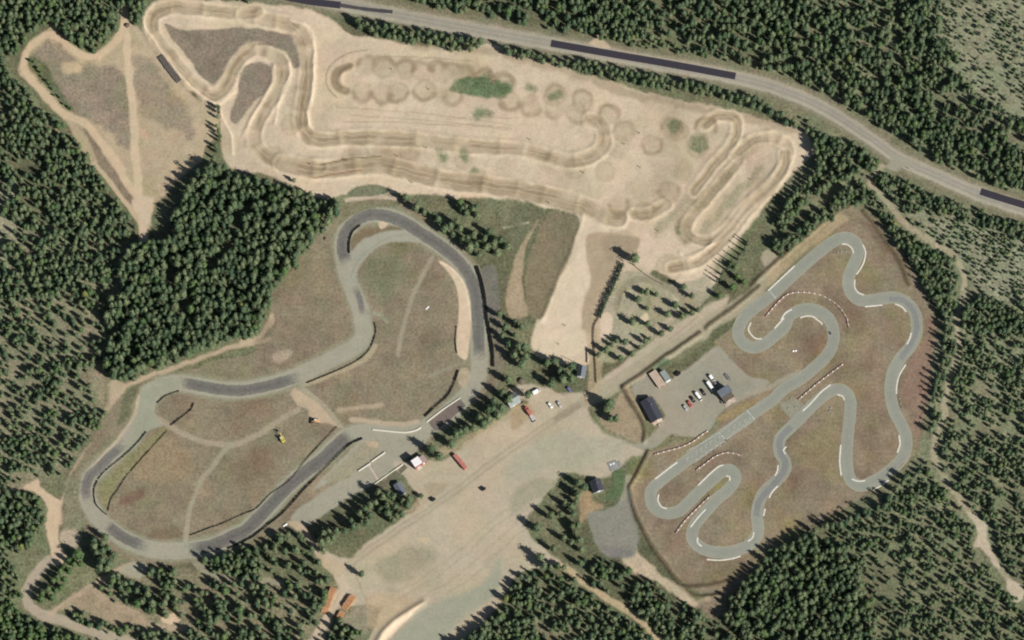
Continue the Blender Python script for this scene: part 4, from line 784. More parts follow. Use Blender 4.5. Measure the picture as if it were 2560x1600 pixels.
tree(Z(15, [(240, 440)])[0], 11, 'broad pale green pine at the edge of the gravel yard apart from the row', wide=1.35)
for i, p in enumerate(Z(11, [(920, 790), (985, 925), (935, 930), (900, 840)])):
    tree(p, [13, 11, 9, 11][i], 'green pine in the clump between the gravel yard and the clubhouse bank', group='pines by the clubhouse bank', wide=1.2)
for p in Z(10, [(2385, 560), (2330, 690), (2250, 770), (2200, 845), (2110, 925), (2205, 935), (2290, 900), (1980, 1030), (2060, 1015), (1890, 1070), (1850, 1160), (1660, 1215), (1735, 1275), (2150, 980), (2390, 740), (2320, 830), (1930, 1060), (2240, 840)]):
    tree(p, U(10.5, 13), 'pine in the row between the rally circuit and the gravel yard', group='pines between rally circuit and yard', wide=1.15)
for p in Z(14, [(1300, 150), (1200, 160), (1130, 210), (1240, 230), (1320, 250), (1390, 200), (1080, 230), (1030, 270), (980, 310), (1180, 270), (1250, 310), (1330, 330), (1000, 390), (1080, 330), (920, 440), (840, 470), (760, 470), (690, 480), (640, 500), (680, 560), (620, 580), (640, 660), (1440, 230), (1380, 310), (1450, 170), (1160, 120), (1260, 130), (900, 380), (960, 430), (1050, 390), (1300, 380), (730, 540)]):
    w_ = 'pine in the grove right below the grey roofed shed' if p[0] > 930 else 'pine in the thinner end of the grove beside the path below the start area'
    tree(p, U(9.5, 12.5), w_, group=w_.replace('pine in', 'pines in'))
tree(Z(14, [(1560, 150)])[0], 5, 'small bush beside the dark trailer at the yard edge', 'bush', None, (7, 8), 'bush', 1.3)
for p in Z(11, [(130, 340), (60, 250), (120, 260), (400, 390), (450, 470), (520, 500), (370, 590), (480, 560), (150, 700), (20, 330), (90, 410), (330, 400), (560, 430), (560, 550)]):
    tree(p, U(9.5, 13), 'pine in the cluster west of the small grey building', group='pines west of the small grey building', wide=1.15)
for p in Z(11, [(-90, 140), (30, 140), (-30, 220), (90, 60), (-120, -60), (30, 20), (-60, 60)]):
    tree(p, U(7, 11), 'pine at the corner of the sand yard near the tyre wall', group='pines at the sand yard corner')
for p in S6([(1080, 620), (1440, 720), (1560, 560), (1680, 760), (820, 850), (1090, 880), (560, 1180), (480, 1240), (700, 1190), (1050, 1180), (960, 1290), (830, 1400), (620, 1470), (1850, 400), (1700, 250), (930, 460), (1000, 330), (1080, 340), (1240, 380), (1960, 650), (1850, 700), (1740, 740), (1330, 1050), (1480, 970), (1130, 1140), (380, 1330), (250, 1420)]):
    tree(p, U(5, 8.5), 'small pine scattered on the sandy practice loop beside the approach lane', group='small pines on the practice loop', wide=1.25)
for p in Z(15, [(680, 60), (630, 20), (590, 90), (500, 215), (560, 250), (605, 200), (370, 330), (460, 320), (570, 430), (490, 540), (560, 580), (620, 420), (640, 560), (655, 650), (650, 780), (390, 640), (270, 720), (490, 820), (580, 310), (600, 490), (620, 130), (300, 800)]):
    tree(p, U(8, 12), 'pine in the belt between the gravel yard and the dark cottage', group='pines between yard and dark cottage', wide=1.1)
for p in Z(6, [(1420, 360), (1520, 440), (1590, 490), (1680, 520), (1780, 650), (1860, 700), (1930, 640), (2000, 740), (2080, 800), (2110, 890), (2180, 820), (2250, 780), (2320, 760), (2280, 870), (2210, 680), (1950, 760), (1840, 620), (2160, 740), (2060, 700), (2380, 820), (2020, 820), (1720, 560), (1900, 590)]):
    tree(p, U(9, 12), 'pine in the belt between the motocross sand and the northern rally bend', group='pines above the northern rally bend', wide=1.15)
for p in Z(6, [(1930, 400), (1990, 440), (2050, 470), (2090, 520), (1990, 500), (1950, 460), (2080, 440)]):
    tree(p, U(7, 9), 'grey green tree in the round clump on the sand above the rally bend', 'tree', 'trees in the round sand clump', (0, 2, 8), 'tree', 1.2)
STRIP = sample(Z(2, [(950, 190), (1250, 240), (1500, 300), (1720, 330), (2130, 390), (2090, 470), (1850, 470), (1650, 410), (1350, 370), (1100, 330), (980, 260)]), 13, 1, 40)+sample(Z(2, [(2320, 430), (2640, 500), (2900, 560), (2880, 620), (2600, 560), (2330, 480)]), 13, 2, 12)+sample(Z(3, [(480, 560), (800, 600), (1100, 670), (1500, 740), (1900, 830), (2419, 960), (2419, 1050), (2000, 930), (1560, 850), (1200, 790), (900, 730), (560, 650)]), 13, 3, 62)
for p in STRIP:
    w_ = 'pine in the roadside strip above the sprinkler circles west of the gap' if p[0] < 1225 else 'pine in the roadside strip beside the start of the dark asphalt patch' if p[0] < 1480 else 'pine in the roadside strip along the middle of the dark asphalt patch' if p[0] < 1700 else 'pine in the roadside strip beyond the end of the dark asphalt patch'
    tree(p, U(8, 11), w_, group=w_.replace('pine in', 'pines in'))
for p in sample(Z(13, [(690, 700), (760, 640), (810, 700), (780, 800), (650, 900), (620, 1000), (520, 1100), (400, 1150), (380, 1060), (480, 950), (580, 850)]), 15, 5, 20):
    tree(p, U(7, 9.5), 'bright green birch in the dense row by the bend of the lane', 'birch tree', 'birches by the bend of the lane', (7, 8), 'birch_tree', 1.1)
tree(Z(13, [(745, 700)])[0], 10, 'big round bright green birch at the head of the birch row', 'birch tree', None, (7,), 'birch_tree', 1.5)
for p in sample(Z(13, [(880, 560), (1000, 500), (1060, 600), (1090, 720), (1040, 830), (950, 840), (900, 700)]), 14, 6, 12):
    tree(p, U(10, 13), 'dark pine in the clump outside the southern rally bend', group='pines outside the southern rally bend', wide=1.1)
for p in along(Z(8, [(900, 300), (1000, 430), (1130, 590), (1250, 780), (1370, 940), (1470, 1150), (1600, 1350), (1660, 1512)])+Z(12, [(1690, 80), (1660, 300), (1620, 480), (1570, 700), (1560, 900), (1530, 1060)]), 15, 4, 7):
    w_ = 'tree in the kart boundary row behind the northernmost kart bend' if p[1] < 620 else 'tree in the kart boundary row between the forest path and the double kink' if p[1] < 830 else 'tree in the kart boundary row beside the reddish eastern bank'
    tree(p, U(7, 9), w_, 'pine tree', w_.replace('tree in', 'trees in'), (0, 1, 4, 5, 6))
for p in along(Z(16, [(1330, -60), (1200, 90), (1080, 250), (900, 300), (760, 380), (600, 430), (430, 470), (340, 560), (180, 640)]), 17, 5, 8):
    tree(p, U(8.5, 11), 'pointed tree in the row along the southern edge of the kart grounds', 'pine tree', 'trees along the southern kart boundary', (1, 3, 5, 6))
for p in along(Z(7, [(2230, 760), (2150, 900), (2060, 980), (1990, 1080), (1930, 1150)]), 12, 4, 9):
    tree(p, U(7, 9), 'slender tree in the row between motocross bend and approach lane', 'tree', 'slender trees by the motocross bend', (5, 6), 'tree', .55)
for p in Z(7, [(2130, 1100), (2080, 1200), (1960, 1280), (2110, 1010), (2190, 1150)]):
    tree(p, U(5, 8), 'green bush on the bank between approach lane and motocross bend', 'bush', 'bushes on the lane bank', (7, 8), 'bush', 1.2)

for p in along(Z(1, [(300, 560), (400, 720), (500, 850), (600, 960), (680, 1040)]), 9, 5, 21):
    tree(p, U(2.2, 3.6), 'low green bush in the scrub strip inside the western sand loop', 'bush', 'bushes in the western sand loop', (7, 8), 'bush', 1.0)
for p in along(Z(1, [(2050, 1020), (2060, 1180), (2070, 1300), (2040, 1400)])+Z(5, [(2000, 60)]), 13, 5, 22):
    tree(p, U(6, 9), 'slender pine on the edge between the western sand and the motocross loop', group='slender pines by the motocross loop', wide=.75)
for p in Z(6, [(620, 400), (680, 380), (740, 370), (660, 450), (640, 520), (360, 190), (700, 440)]):
    tree(p, U(5, 8), 'green pine at the wood corner near the northern rally bend', group='pines at the wood corner')
for p in Z(2, [(960, 200), (1020, 230)]): tree(p, 9.5, 'pine at the western tip of the roadside strip above the gully', group='pines at the western strip tip')
# -------- the woods: density painted per stand, then one mass of trees
DEN = np.zeros((NY, NX)); HGT = np.full((NY, NX), 9.0); MIX = np.zeros((NY, NX))
def wood(pts, den, h, mix=.06, soft=10, warp=12, op=1):
    global DEN
    s_, m = mpoly(pts, soft, warp); DEN[s_] = DEN[s_]*(1-m)+den*m
    HGT[s_] = np.where(m > .3, h, HGT[s_]); MIX[s_] = np.where(m > .3, mix, MIX[s_])
def glade(pts, den, soft=8, warp=10): s_, m = mpoly(pts, soft, warp); DEN[s_] = DEN[s_]*(1-m)+den*m
wood(Z(1, [(-400, -400), (1160, -400), (1150, 180), (1060, 350), (900, 460), (800, 470), (700, 400), (520, 210), (470, 170), (400, 250), (200, 410), (100, 520), (-400, 560)]), .95, 8.5, .12)
wood(Z(1, [(1190, -400), (1420, -400), (1380, 60), (1340, 170), (1270, 200), (1190, 130)]), .9, 9, .1)
wood(Z(1, [(1450, -400), (2700, -400), (2500, -20), (2000, -10), (1600, -40)]), .35, 5, .2)
wood(Z(1, [(-400, 560), (60, 620), (200, 780), (420, 1010), (600, 1160), (740, 1310), (850, 1420)])+Z(5, [(900, 60), (1000, 230), (1130, 400), (1220, 500), (1300, 620), (1310, 750), (1200, 800), (1090, 1000), (1000, 1300), (970, 1512), (300, 1560), (-400, 1512)]), .52, 8.0, .12)
glade(Z(5, [(-400, 150), (60, 180), (180, 330), (60, 420), (80, 650), (30, 900), (-400, 900)]), .12)
glade(Z(5, [(0, 150), (200, 230), (300, 420), (160, 380), (60, 300)]), .3)
wood(Z(1, [(280, 560), (360, 600), (520, 800), (680, 1020), (560, 960), (400, 770), (290, 640)]), .9, 3.2, .5)
wood(Z(9, [(-400, -100), (1000, -100), (1000, 250), (930, 460), (880, 620), (900, 800), (1050, 900), (880, 1120), (720, 1300), (600, 1450), (300, 1512), (-400, 1512)]), .32, 6.6, .1)
wood(Z(5, [(1950, 60), (2100, 60), (2200, 150), (2419, 190), (2700, 280), (2900, 340), (3150, 370), (3200, 430), (3080, 640), (2930, 820), (2800, 1000), (2650, 1250), (2550, 1512)])+Z(9, [(2400, 130), (2200, 190), (1900, 300), (1680, 380), (1500, 460), (1250, 540), (1060, 560), (1000, 480), (1010, 280), (1080, 100)])+Z(5, [(1000, 1450), (1100, 1250), (1150, 1000), (1250, 820), (1420, 800), (1620, 740), (1650, 560), (1750, 330), (1850, 180)]), 1.0, 12, .1)
glade(Z(5, [(1600, 1000), (1760, 980), (1800, 1050), (1690, 1100), (1600, 1200), (1540, 1150)]), .05)
glade(Z(5, [(2230, 480), (2380, 330), (2419, 420), (2280, 700), (2080, 950), (1980, 1080), (1960, 960), (2120, 760)]), .1)
glade(Z(5, [(1720, 1330), (1830, 1300), (1900, 1400), (1780, 1500), (1650, 1480)]), .2); glade(Z(9, [(1600, 190), (1660, 200), (1660, 320), (1580, 310)]), .0)
glade(Z(9, [(1700, 0), (1850, 0), (1850, 130), (1700, 180)]), .25)
wood(Z(13, [(-400, 120), (200, 110), (350, 180), (400, 260), (400, 420), (330, 600), (200, 640), (-400, 700)]), .75, 8.5, .1)
wood(Z(13, [(-400, 700), (200, 660), (200, 850), (150, 1000), (200, 1180), (-400, 1150)]), .35, 6, .3)
wood(Z(13, [(-400, 1180), (150, 1220), (300, 1300), (500, 1390), (700, 1470), (900, 1560), (1000, 1900), (-400, 1900)]), .95, 8.5, .7)
wood(Z(13, [(640, 1230), (800, 1270), (1000, 1360), (1200, 1380), (1320, 1410), (1180, 1450), (1000, 1400), (760, 1320)]), .8, 6.5, .5)
wood(Z(13, [(900, 930), (1100, 900), (1250, 960), (1380, 850), (1680, 850), (1720, 950), (1680, 1200), (1440, 1260), (1250, 1180), (1000, 1080)]), .42, 9, .15)
wood(Z(13, [(1750, 900), (1950, 960), (2419, 1000), (2419, 1900), (1700, 1900), (1650, 1450), (1800, 1350), (1700, 1200)])+[], .28, 9, .1)
wood(Z(13, [(1200, 1500), (1700, 1440), (1800, 1900), (1100, 1900)]), .5, 8, .08)
wood(Z(14, [(-160, 980), (300, 960), (640, 900), (780, 900), (700, 1000), (600, 1280), (540, 1450), (500, 1900), (-160, 1900)]), .32, 9, .1)
wood(Z(14, [(-400, 640), (0, 560), (200, 530), (420, 480), (480, 560), (560, 700), (620, 780), (600, 900), (300, 900), (-100, 880)])+[], .36, 8.5, .12)
wood(Z(13, [(1900, 760), (2100, 660), (2300, 560), (2419, 640), (2419, 900), (2100, 880)]), .7, 8.5, .1)
wood(Z(14, [(700, 1380), (900, 1350), (1000, 1500), (950, 1900), (640, 1900)]), .6, 8.5, .2)
wood(Z(15, [(60, 760), (320, 700), (520, 800), (580, 900), (720, 1000), (900, 1150), (1100, 1300), (1300, 1480), (1600, 1900), (-900, 1900), (-500, 1400), (-300, 1250), (-100, 1000)]), .42, 7.6, .12)
wood(Z(14, [(1980, 1400), (2150, 1250), (2350, 1220), (2450, 1400), (2300, 1600), (1900, 1560)]), .8, 8.5, .1)
wood(Z(15, [(640, 780), (780, 740), (900, 760), (1060, 840), (1300, 960), (1500, 1090), (1680, 1180), (1780, 1260), (1900, 1340), (2080, 1330), (2090, 1160), (2160, 1020), (2250, 900), (2419, 780), (2419, 1900), (1750, 1900), (1480, 1560), (1250, 1320), (1000, 1110), (780, 960)]), .44, 7.8, .1)
wood(Z(16, [(-60, 760), (100, 660), (350, 560), (600, 450), (900, 330), (1150, 180), (1260, 20), (1400, -100), (1540, -200), (1560, -60), (1700, 60), (1850, 280), (1960, 500), (2000, 700), (2150, 900), (2280, 1050), (2600, 1250), (2900, 1400), (2900, 1900), (-60, 1900)]), .38, 5.6, .1)
wood(Z(16, [(-300, 800), (100, 640), (400, 560), (700, 640), (800, 800), (900, 1000), (1000, 1300), (900, 1900), (-300, 1900)]), .85, 9.5, .14)
wood(Z(16, [(1740, -60), (2900, -60), (2900, 1350), (2560, 1080), (2330, 900), (2220, 780), (2150, 600), (2110, 420), (1930, 230)]), .45, 5.6, .1)
wood(Z(8, [(880, 180), (1000, 300), (1120, 430), (1230, 590), (1400, 740), (1600, 850), (1720, 930), (1790, 1080), (1790, 1300), (1740, 1512)])+Z(12, [(1740, 120), (1740, 300), (1700, 480), (1640, 700), (1600, 900), (1560, 1060), (1540, 1000), (1570, 700), (1620, 480), (1680, 200), (1650, 0)])+Z(8, [(1600, 1400), (1470, 1200), (1340, 960), (1200, 760), (1060, 560), (900, 380)]), .85, 7, .1)
wood(Z(12, [(1830, -40), (2000, -100), (2900, -100), (2900, 1600), (1900, 1600), (1640, 1300), (1620, 1100), (1700, 900), (1740, 640), (1800, 440), (1840, 200)]), .42, 5.4, .1)
wood(Z(8, [(1000, 150), (1250, 100), (1500, 180), (1800, 330), (2100, 480), (2419, 590), (2900, 740), (2900, 900), (2300, 700), (2000, 620), (1800, 560), (1500, 480), (1300, 480), (1180, 380), (1060, 260)]), .85, 6.5, .08)
wood(Z(8, [(1350, 520), (1600, 520), (2000, 620), (2419, 760), (2900, 900), (2900, 1300), (2200, 1280), (1950, 1250), (1900, 1080), (1850, 940), (1740, 830), (1500, 680), (1350, 580)]), .55, 3.0, .15)
wood(Z(8, [(1900, 1330), (2050, 1270), (2300, 1340), (2900, 1400), (2900, 1600), (1880, 1600)]), .85, 7, .05)
# north of the road
NR = [(x, y-42) for x, y in ROADC]
wood([(x, y) for x, y in NR]+[(3000, -300), (3000, -380), (-300, -380), (400, -380)], .55, 8.5, .12, warp=16)
wood(Z(2, [(900, -80), (1050, -400), (2419, -400), (2419, 170), (2200, 110), (1900, 60), (1600, 30), (1300, 10)]), .62, 9.5, .1)
glade(Z(4, [(1500, -400), (3000, -400), (3000, 1300), (2600, 1200), (2100, 1000), (1900, 900), (1750, 600), (1650, 300), (1500, 100)]), .50, 40); 
s_, m_ = mpoly(Z(4, [(1560, -400), (3000, -400), (3000, 1300), (2600, 1200), (2100, 1000), (1900, 800), (1700, 400), (1600, 100)]), 30, 20); HGT[s_] = np.where(m_ > .4, 3.0, HGT[s_])
glade(Z(3, [(1300, 320), (1500, 330), (1900, 470), (2250, 560), (2000, 530), (1700, 420), (1400, 390)]), .15)
wood(Z(3, [(880, 330), (1050, 360), (1400, 390), (1800, 480), (2100, 570), (2200, 640), (1900, 560), (1500, 480), (1050, 430)]), .8, 4.5, .3)
# south verge of the road to the junction and wedge above the kart grounds
wood(Z(4, [(-60, 1000), (100, 1060), (330, 1180), (560, 1290), (800, 1350), (1000, 1420), (1100, 1480), (1080, 1560)])+Z(8, [(1000, 100), (850, 160), (700, 190), (520, 280), (330, 420), (200, 560), (120, 640), (60, 590), (130, 440), (260, 300), (380, 180), (470, 60)])+Z(4, [(450, 1500), (350, 1330), (180, 1200), (0, 1120)]), .85, 8.5, .1)
wood(Z(8, [(860, 210), (930, 280), (880, 420), (740, 430), (560, 540), (400, 680), (240, 820), (120, 910), (50, 850), (90, 700), (250, 690), (380, 560), (520, 440), (700, 300)]), .9, 8.5, .12)
wood(Z(4, [(250, 1060), (500, 1150), (800, 1280), (1000, 1350), (1000, 1400), (700, 1330), (450, 1220)]), .35, 3, .3)
DEN = np.where(np.isin(ZO, [0]), DEN, 0.0)
# beyond the surveyed frame the woods go on
DEN = np.where((ZO == 0) & ((X < -20) | (X > 2580) | (Y < -20) | (Y > 1620)) & (DEN < .3), .55, DEN)
rs = np.random.RandomState(11); pts_f = []; CELL = 10.0
ind = {}
for x, y in trees_xy: ind.setdefault((int(x//40), int(y//40)), []).append((x, y))
occ = {}
for gy in np.arange(-230, 1870, CELL):
    for gx in np.arange(-260, 2820, CELL):
        px, py = gx+rs.uniform(0, CELL), gy+rs.uniform(0, CELL)
        foot = py+6
        d = field(DEN, px, py)
        if d <= .02 or rs.rand() > d*(1.05 if d > .8 else max(.22, 1.32+1.6*field(NM, px, py)+1.4*field(NP, px, py))): continue
        h = field(HGT, px, py)*rs.uniform(.72, 1.18)
        if rs.rand() < .22: h *= rs.uniform(.35, .65)
        need = 3.0+h*.48
        k = (int(px//20), int(py//20)); bad = False
        for i in (-1, 0, 1):
            for j in (-1, 0, 1):
                for q_ in occ.get((k[0]+i, k[1]+j), ()):
                    if (q_[0]-px)**2+(q_[1]-py)**2 < need*need*1.0: bad = True
        k2 = (int(px//40), int(foot//40))
        for i in (-1, 0, 1):
            for j in (-1, 0, 1):
                for q_ in ind.get((k2[0]+i, k2[1]+j), ()):
                    if (q_[0]-px)**2+(q_[1]-foot)**2 < 90: bad = True
        if bad: continue
        occ.setdefault(k, []).append((px, py)); mx = field(MIX, px, py); r_ = rs.rand()
        var = rs.randint(7, 9) if r_ < mx*.8 else 9 if r_ < mx*.8+.0015 else rs.randint(5, 7) if r_ < .25 else rs.randint(0, 5)
        pts_f.append((px, foot, h, var))
A = np.array(pts_f); wx, wy = G(A[:, 0], A[:, 1]); wz = np.array([zat((a, b)) for a, b in A[:, :2]])
hid = bpy.data.collections.new('tree_shapes')
for i, (cm, tm) in enumerate(TM):
    me = bpy.data.meshes.new('forest_tree'); nv = len(tm.vertices)
    me.from_pydata([tuple(v.co) for v in tm.vertices]+[tuple(v.co) for v in cm.vertices], [], [tuple(p.vertices) for p in tm.polygons]+[tuple(x+nv for x in p.vertices) for p in cm.polygons])
    me.materials.append(M['bark']); me.materials.append(cm.materials[0])
    me.polygons.foreach_set('material_index', [0]*len(tm.polygons)+[1]*len(cm.polygons)); me.update()
    hid.objects.link(bpy.data.objects.new('forest_tree_%02d' % i, me))
pm = bpy.data.meshes.new('forest'); pm.vertices.add(len(A)); pm.vertices.foreach_set('co', np.stack([wx, wy, wz-.05], 1).ravel())
base = np.where(A[:, 3] < 7, 12.0, 10.0); sc = A[:, 2]/base; wdt = sc**.62*rs.uniform(.85, 1.2, len(A))
at = pm.attributes.new('tree_scale', 'FLOAT_VECTOR', 'POINT'); at.data.foreach_set('vector', np.stack([wdt, wdt, sc], 1).ravel())
at = pm.attributes.new('tree_turn', 'FLOAT_VECTOR', 'POINT'); at.data.foreach_set('vector', np.stack([np.zeros(len(A)), np.zeros(len(A)), rs.uniform(0, 6.28, len(A))], 1).ravel())
at = pm.attributes.new('tree_kind', 'INT', 'POINT'); at.data.foreach_set('value', A[:, 3].astype(np.int32))
fo = link('forest', pm); tag(fo, 'dense green pine and birch woods surrounding the tracks', 'forest', kind='stuff')
ng = bpy.data.node_groups.new('grow_forest', 'GeometryNodeTree'); ng.interface.new_socket('Geometry', in_out='INPUT', socket_type='NodeSocketGeometry'); ng.interface.new_socket('Geometry', in_out='OUTPUT', socket_type='NodeSocketGeometry')
gi = ng.nodes.new('NodeGroupInput'); go = ng.nodes.new('NodeGroupOutput'); ip = ng.nodes.new('GeometryNodeInstanceOnPoints'); ci = ng.nodes.new('GeometryNodeCollectionInfo')
ci.inputs['Collection'].default_value = hid; ci.inputs['Separate Children'].default_value = True; ci.inputs['Reset Children'].default_value = True
def attr(nm, ty):
    a = ng.nodes.new('GeometryNodeInputNamedAttribute'); a.data_type = ty; a.inputs['Name'].default_value = nm; return a.outputs['Attribute']
ng.links.new(gi.outputs[0], ip.inputs['Points']); ng.links.new(ci.outputs[0], ip.inputs['Instance']); ip.inputs['Pick Instance'].default_value = True
ng.links.new(attr('tree_kind', 'INT'), ip.inputs['Instance Index']); ng.links.new(attr('tree_turn', 'FLOAT_VECTOR'), ip.inputs['Rotation']); ng.links.new(attr('tree_scale', 'FLOAT_VECTOR'), ip.inputs['Scale'])
ng.links.new(ip.outputs[0], go.inputs[0]); md = fo.modifiers.new('grow', 'NODES'); md.node_group = ng
print('forest trees', len(A), 'single trees', len(trees_xy))

# ------------------------------------------------------------------ buildings
def windows(root, spots, wmat='glass'):
    """spots: (x, y, z, w, h, axis) centred panes set proud of a wall; axis 'x' wall faces +-x, 'y' faces +-y"""
    for x, y, z, w_, h, ax in spots:
        fr = MB(); pn = MB(); sx = .06
        if ax == 'y':
            sg = 1 if y > 0 else -1
            fr.box(x-w_/2-.08, x+w_/2+.08, y-.04, y+.04, z-h/2-.08, z+h/2+.08); pn.box(x-w_/2, x+w_/2, y+sg*.045-.02, y+sg*.045+.02, z-h/2, z+h/2)
        else:
            sg = 1 if x > 0 else -1
            fr.box(x-.04, x+.04, y-w_/2-.08, y+w_/2+.08, z-h/2-.08, z+h/2+.08); pn.box(x+sg*.045-.02, x+sg*.045+.02, y-w_/2, y+w_/2, z-h/2, z+h/2)
        f_ = fr.build('window', 'white', root); pn.build('pane', wmat, f_)
def gable(name, p, ang, L, W, eave, ridge_, wall, roof, label, cat='building', over=.45, chimney=True, wins=(), door=None, panels=8):
    r = thing(name, p, ang, label, cat)
    mb = MB(); v = [(-L/2, -W/2, -.2), (L/2, -W/2, -.2), (L/2, W/2, -.2), (-L/2, W/2, -.2), (-L/2, -W/2, eave), (L/2, -W/2, eave), (L/2, W/2, eave), (-L/2, W/2, eave), (-L/2, 0, ridge_), (L/2, 0, ridge_)]
    mb.v = v; mb.f = [(0, 1, 5, 4), (2, 3, 7, 6), (1, 2, 6, 9, 5), (3, 0, 4, 8, 7), (0, 3, 2, 1)]; mb.m = [0]*5
    mb.build('wall', wall, r)
    slope = (ridge_-eave)/(W/2)
    for sg in (-1, 1):
        y1 = sg*(W/2+over); z1 = eave-over*slope
        def P_(x, t, dz): return (x, y1*(1-t), z1+(ridge_-z1)*t+dz)
        x0, x1 = -L/2-over, L/2+over
        lo = [P_(x0, 0, .02), P_(x1, 0, .02), P_(x1, 1, .02), P_(x0, 1, .02)]; hi = [P_(x0, 0, .14), P_(x1, 0, .14), P_(x1, 1, .14), P_(x0, 1, .14)]
        sl_ = MB().quadbox(lo if sg < 0 else lo[::-1], hi if sg < 0 else hi[::-1]).build('roof_slope', roof, r)
        n_ = panels; wdt_ = (x1-x0)/n_
        pa = MB(); lo = [P_(0.03, 0.01, .145), P_(wdt_-.03, 0.01, .145), P_(wdt_-.03, .97, .145), P_(0.03, .97, .145)]; hi = [(a, b, c+.04) for a, b, c in lo]
        pm_ = pa.quadbox(lo if sg < 0 else lo[::-1], hi if sg < 0 else hi[::-1]).mesh('roof_panel', roof)
        for k in range(n_): link('roof_panel', pm_, sl_, (x0+k*wdt_, 0, 0))
    MB().box(-L/2-over, L/2+over, -.14, .14, ridge_+.12, ridge_+.24).build('ridge_cap', roof, r)
    if chimney: MB().box(-L*.2-.35, -L*.2+.35, .5, 1.1, ridge_-.9, ridge_+.8, ch=.03).build('chimney', 'grey', r)
    windows(r, wins)
    if door:
        x, y, ax = door; d = MB()
        if ax == 'x': d.box(x-.05, x+.05, y-.5, y+.5, 0, 2.05)
        else: d.box(x-.5, x+.5, y-.05, y+.05, 0, 2.05)
        d.build('door', 'white', r)
    return r
def ang_px(dx, dy): return math.atan2(-dy/math.cos(TILT), dx)
# clubhouse
A_ = ang_px(200, 370)
cl = gable('clubhouse', S1([(372, 968)])[0], A_, 14.6, 7.4, 2.9, 4.7, 'wallpink', 'roofdark', 'long clubhouse with dark gabled roof beside the grey paddock', over=.5, wins=[(x, 3.7, 1.6, 1.2, 1.1, 'y') for x in (-5, -2, 1.5, 4.5)]+[(7.3, -1.8, 1.6, 1.1, 1.1, 'x')], door=(7.3, .6, 'x'), panels=10)
MB().box(7.3, 9.0, -3.2, 3.2, -.1, .25).build('terrace', 'deck', cl)
MB().box(7.4, 8.8, -.4, 2.6, 2.3, 2.42).build('porch_roof', 'cream', cl)
for y in (-.3, 2.5): MB().cyl((8.7, y, .2), (8.7, y, 2.35), .07, 6).build('porch_post', 'white', cl)
# timing building: upper room with a glass front facing the track, lower annexe and deck
A_ = ang_px(190, -120)
tb_ = thing('timing_building', S1([(1745, 640)])[0], A_, 'dark timing building with grey flat roof and glass front facing the kart track', 'building')
MB().box(-3.8, 3.8, -2.2, 2.2, -.2, 5.2).build('wall', 'wood', tb_)
MB().box(-4.2, 4.2, -2.6, 2.5, 5.2, 5.45).build('roof', 'roofgrey', tb_)
for k in range(5): MB().box(-3.6+k*1.45, -2.25+k*1.45, -2.26, -2.2, 3.0, 4.9).build('window', 'glass', tb_)
MB().box(-3.4, 3.4, -5.2, -2.2, -.2, 2.6).build('annexe_wall', 'wood', tb_)
MB().box(-3.7, 3.7, -5.6, -2.22, 2.6, 2.8).build('annexe_roof', 'roofbrown', tb_)
MB().box(-4.2, 3.6, -7.6, -5.2, -.1, .4).build('deck', 'deck', tb_)
MB().box(-.5, .5, -5.26, -5.2, .4, 2.3).build('door', 'cream', tb_)
for x in (-3.2, 0, 3.2): MB().cyl((x, -7.4, .3), (x, -7.4, 1.4), .05, 6).build('railing_post', 'wood', tb_)
for dx in (-4.6, -5.4):
    c = S1([(1775, 825) if dx < -5 else (1700, 815)])[0]
    o = thing('rubbish_bin', c, 0, 'black rubbish bin on the paddock behind the timing building', 'bin', 'black bins by the timing building')
    MB().cyl((0, 0, 0), (0, 0, 1.1), .5, 10, r2=.58).build('drum', 'black', o); MB().cyl((0, 0, 1.1), (0, 0, 1.22), .62, 10, r2=.4).build('lid', 'grey', o)
# small grey building at the sand yard
gable('small_house', S2([(1465, 395)])[0], ang_px(-30, 190), 6.6, 4.8, 3.3, 4.8, 'wallgrey', 'roofgrey', 'small building with grey metal gable roof below the sand yard', wins=[(0, -2.4, 1.7, 1.1, 1.0, 'y'), (2, 2.4, 1.7, 1.0, 1.0, 'y')], door=(3.3, 0, 'x'), over=.3, chimney=False, panels=6)
# tan shed with cream kiosk at the paddock corner
A_ = ang_px(190, 270)
sh = thing('storage_shed', S1([(475, 375)])[0], A_, 'low storage shed with wide tan roof at the paddock corner', 'shed')
MB().box(-5.4, 5.4, -2.3, 2.3, -.2, 1.9).build('wall', 'wallpink', sh)
for k in range(6): MB().box(-5.7+k*1.9, -3.84+k*1.9, -2.6, 2.6, 1.9+.003*k, 2.06+.003*k).build('roof_panel', 'rooftan', sh)
MB().box(5.4, 5.46, -1.2, 1.2, 0, 1.8).build('door', 'wood', sh)
ks = thing('kiosk', S1([(625, 325)])[0], A_, 'cream kiosk with pale flat roof and white front beside the tan shed', 'kiosk')
MB().box(-3.3, 3.3, -1.6, 1.6, -.2, 3.0).build('wall', 'white', ks); MB().box(-3.6, 3.7, -1.8, 1.8, 3.0, 3.2).build('roof', 'roofpale', ks)
MB().box(3.3, 3.36, -1.1, 1.1, 1.0, 2.2).build('serving_hatch', 'wood', ks); MB().box(3.3, 4.3, -1.4, 1.4, 2.3, 2.4).build('awning', 'white', ks); MB().box(-.45, .45, -1.66, -1.6, 0, 2.1).build('door', 'grey', ks)
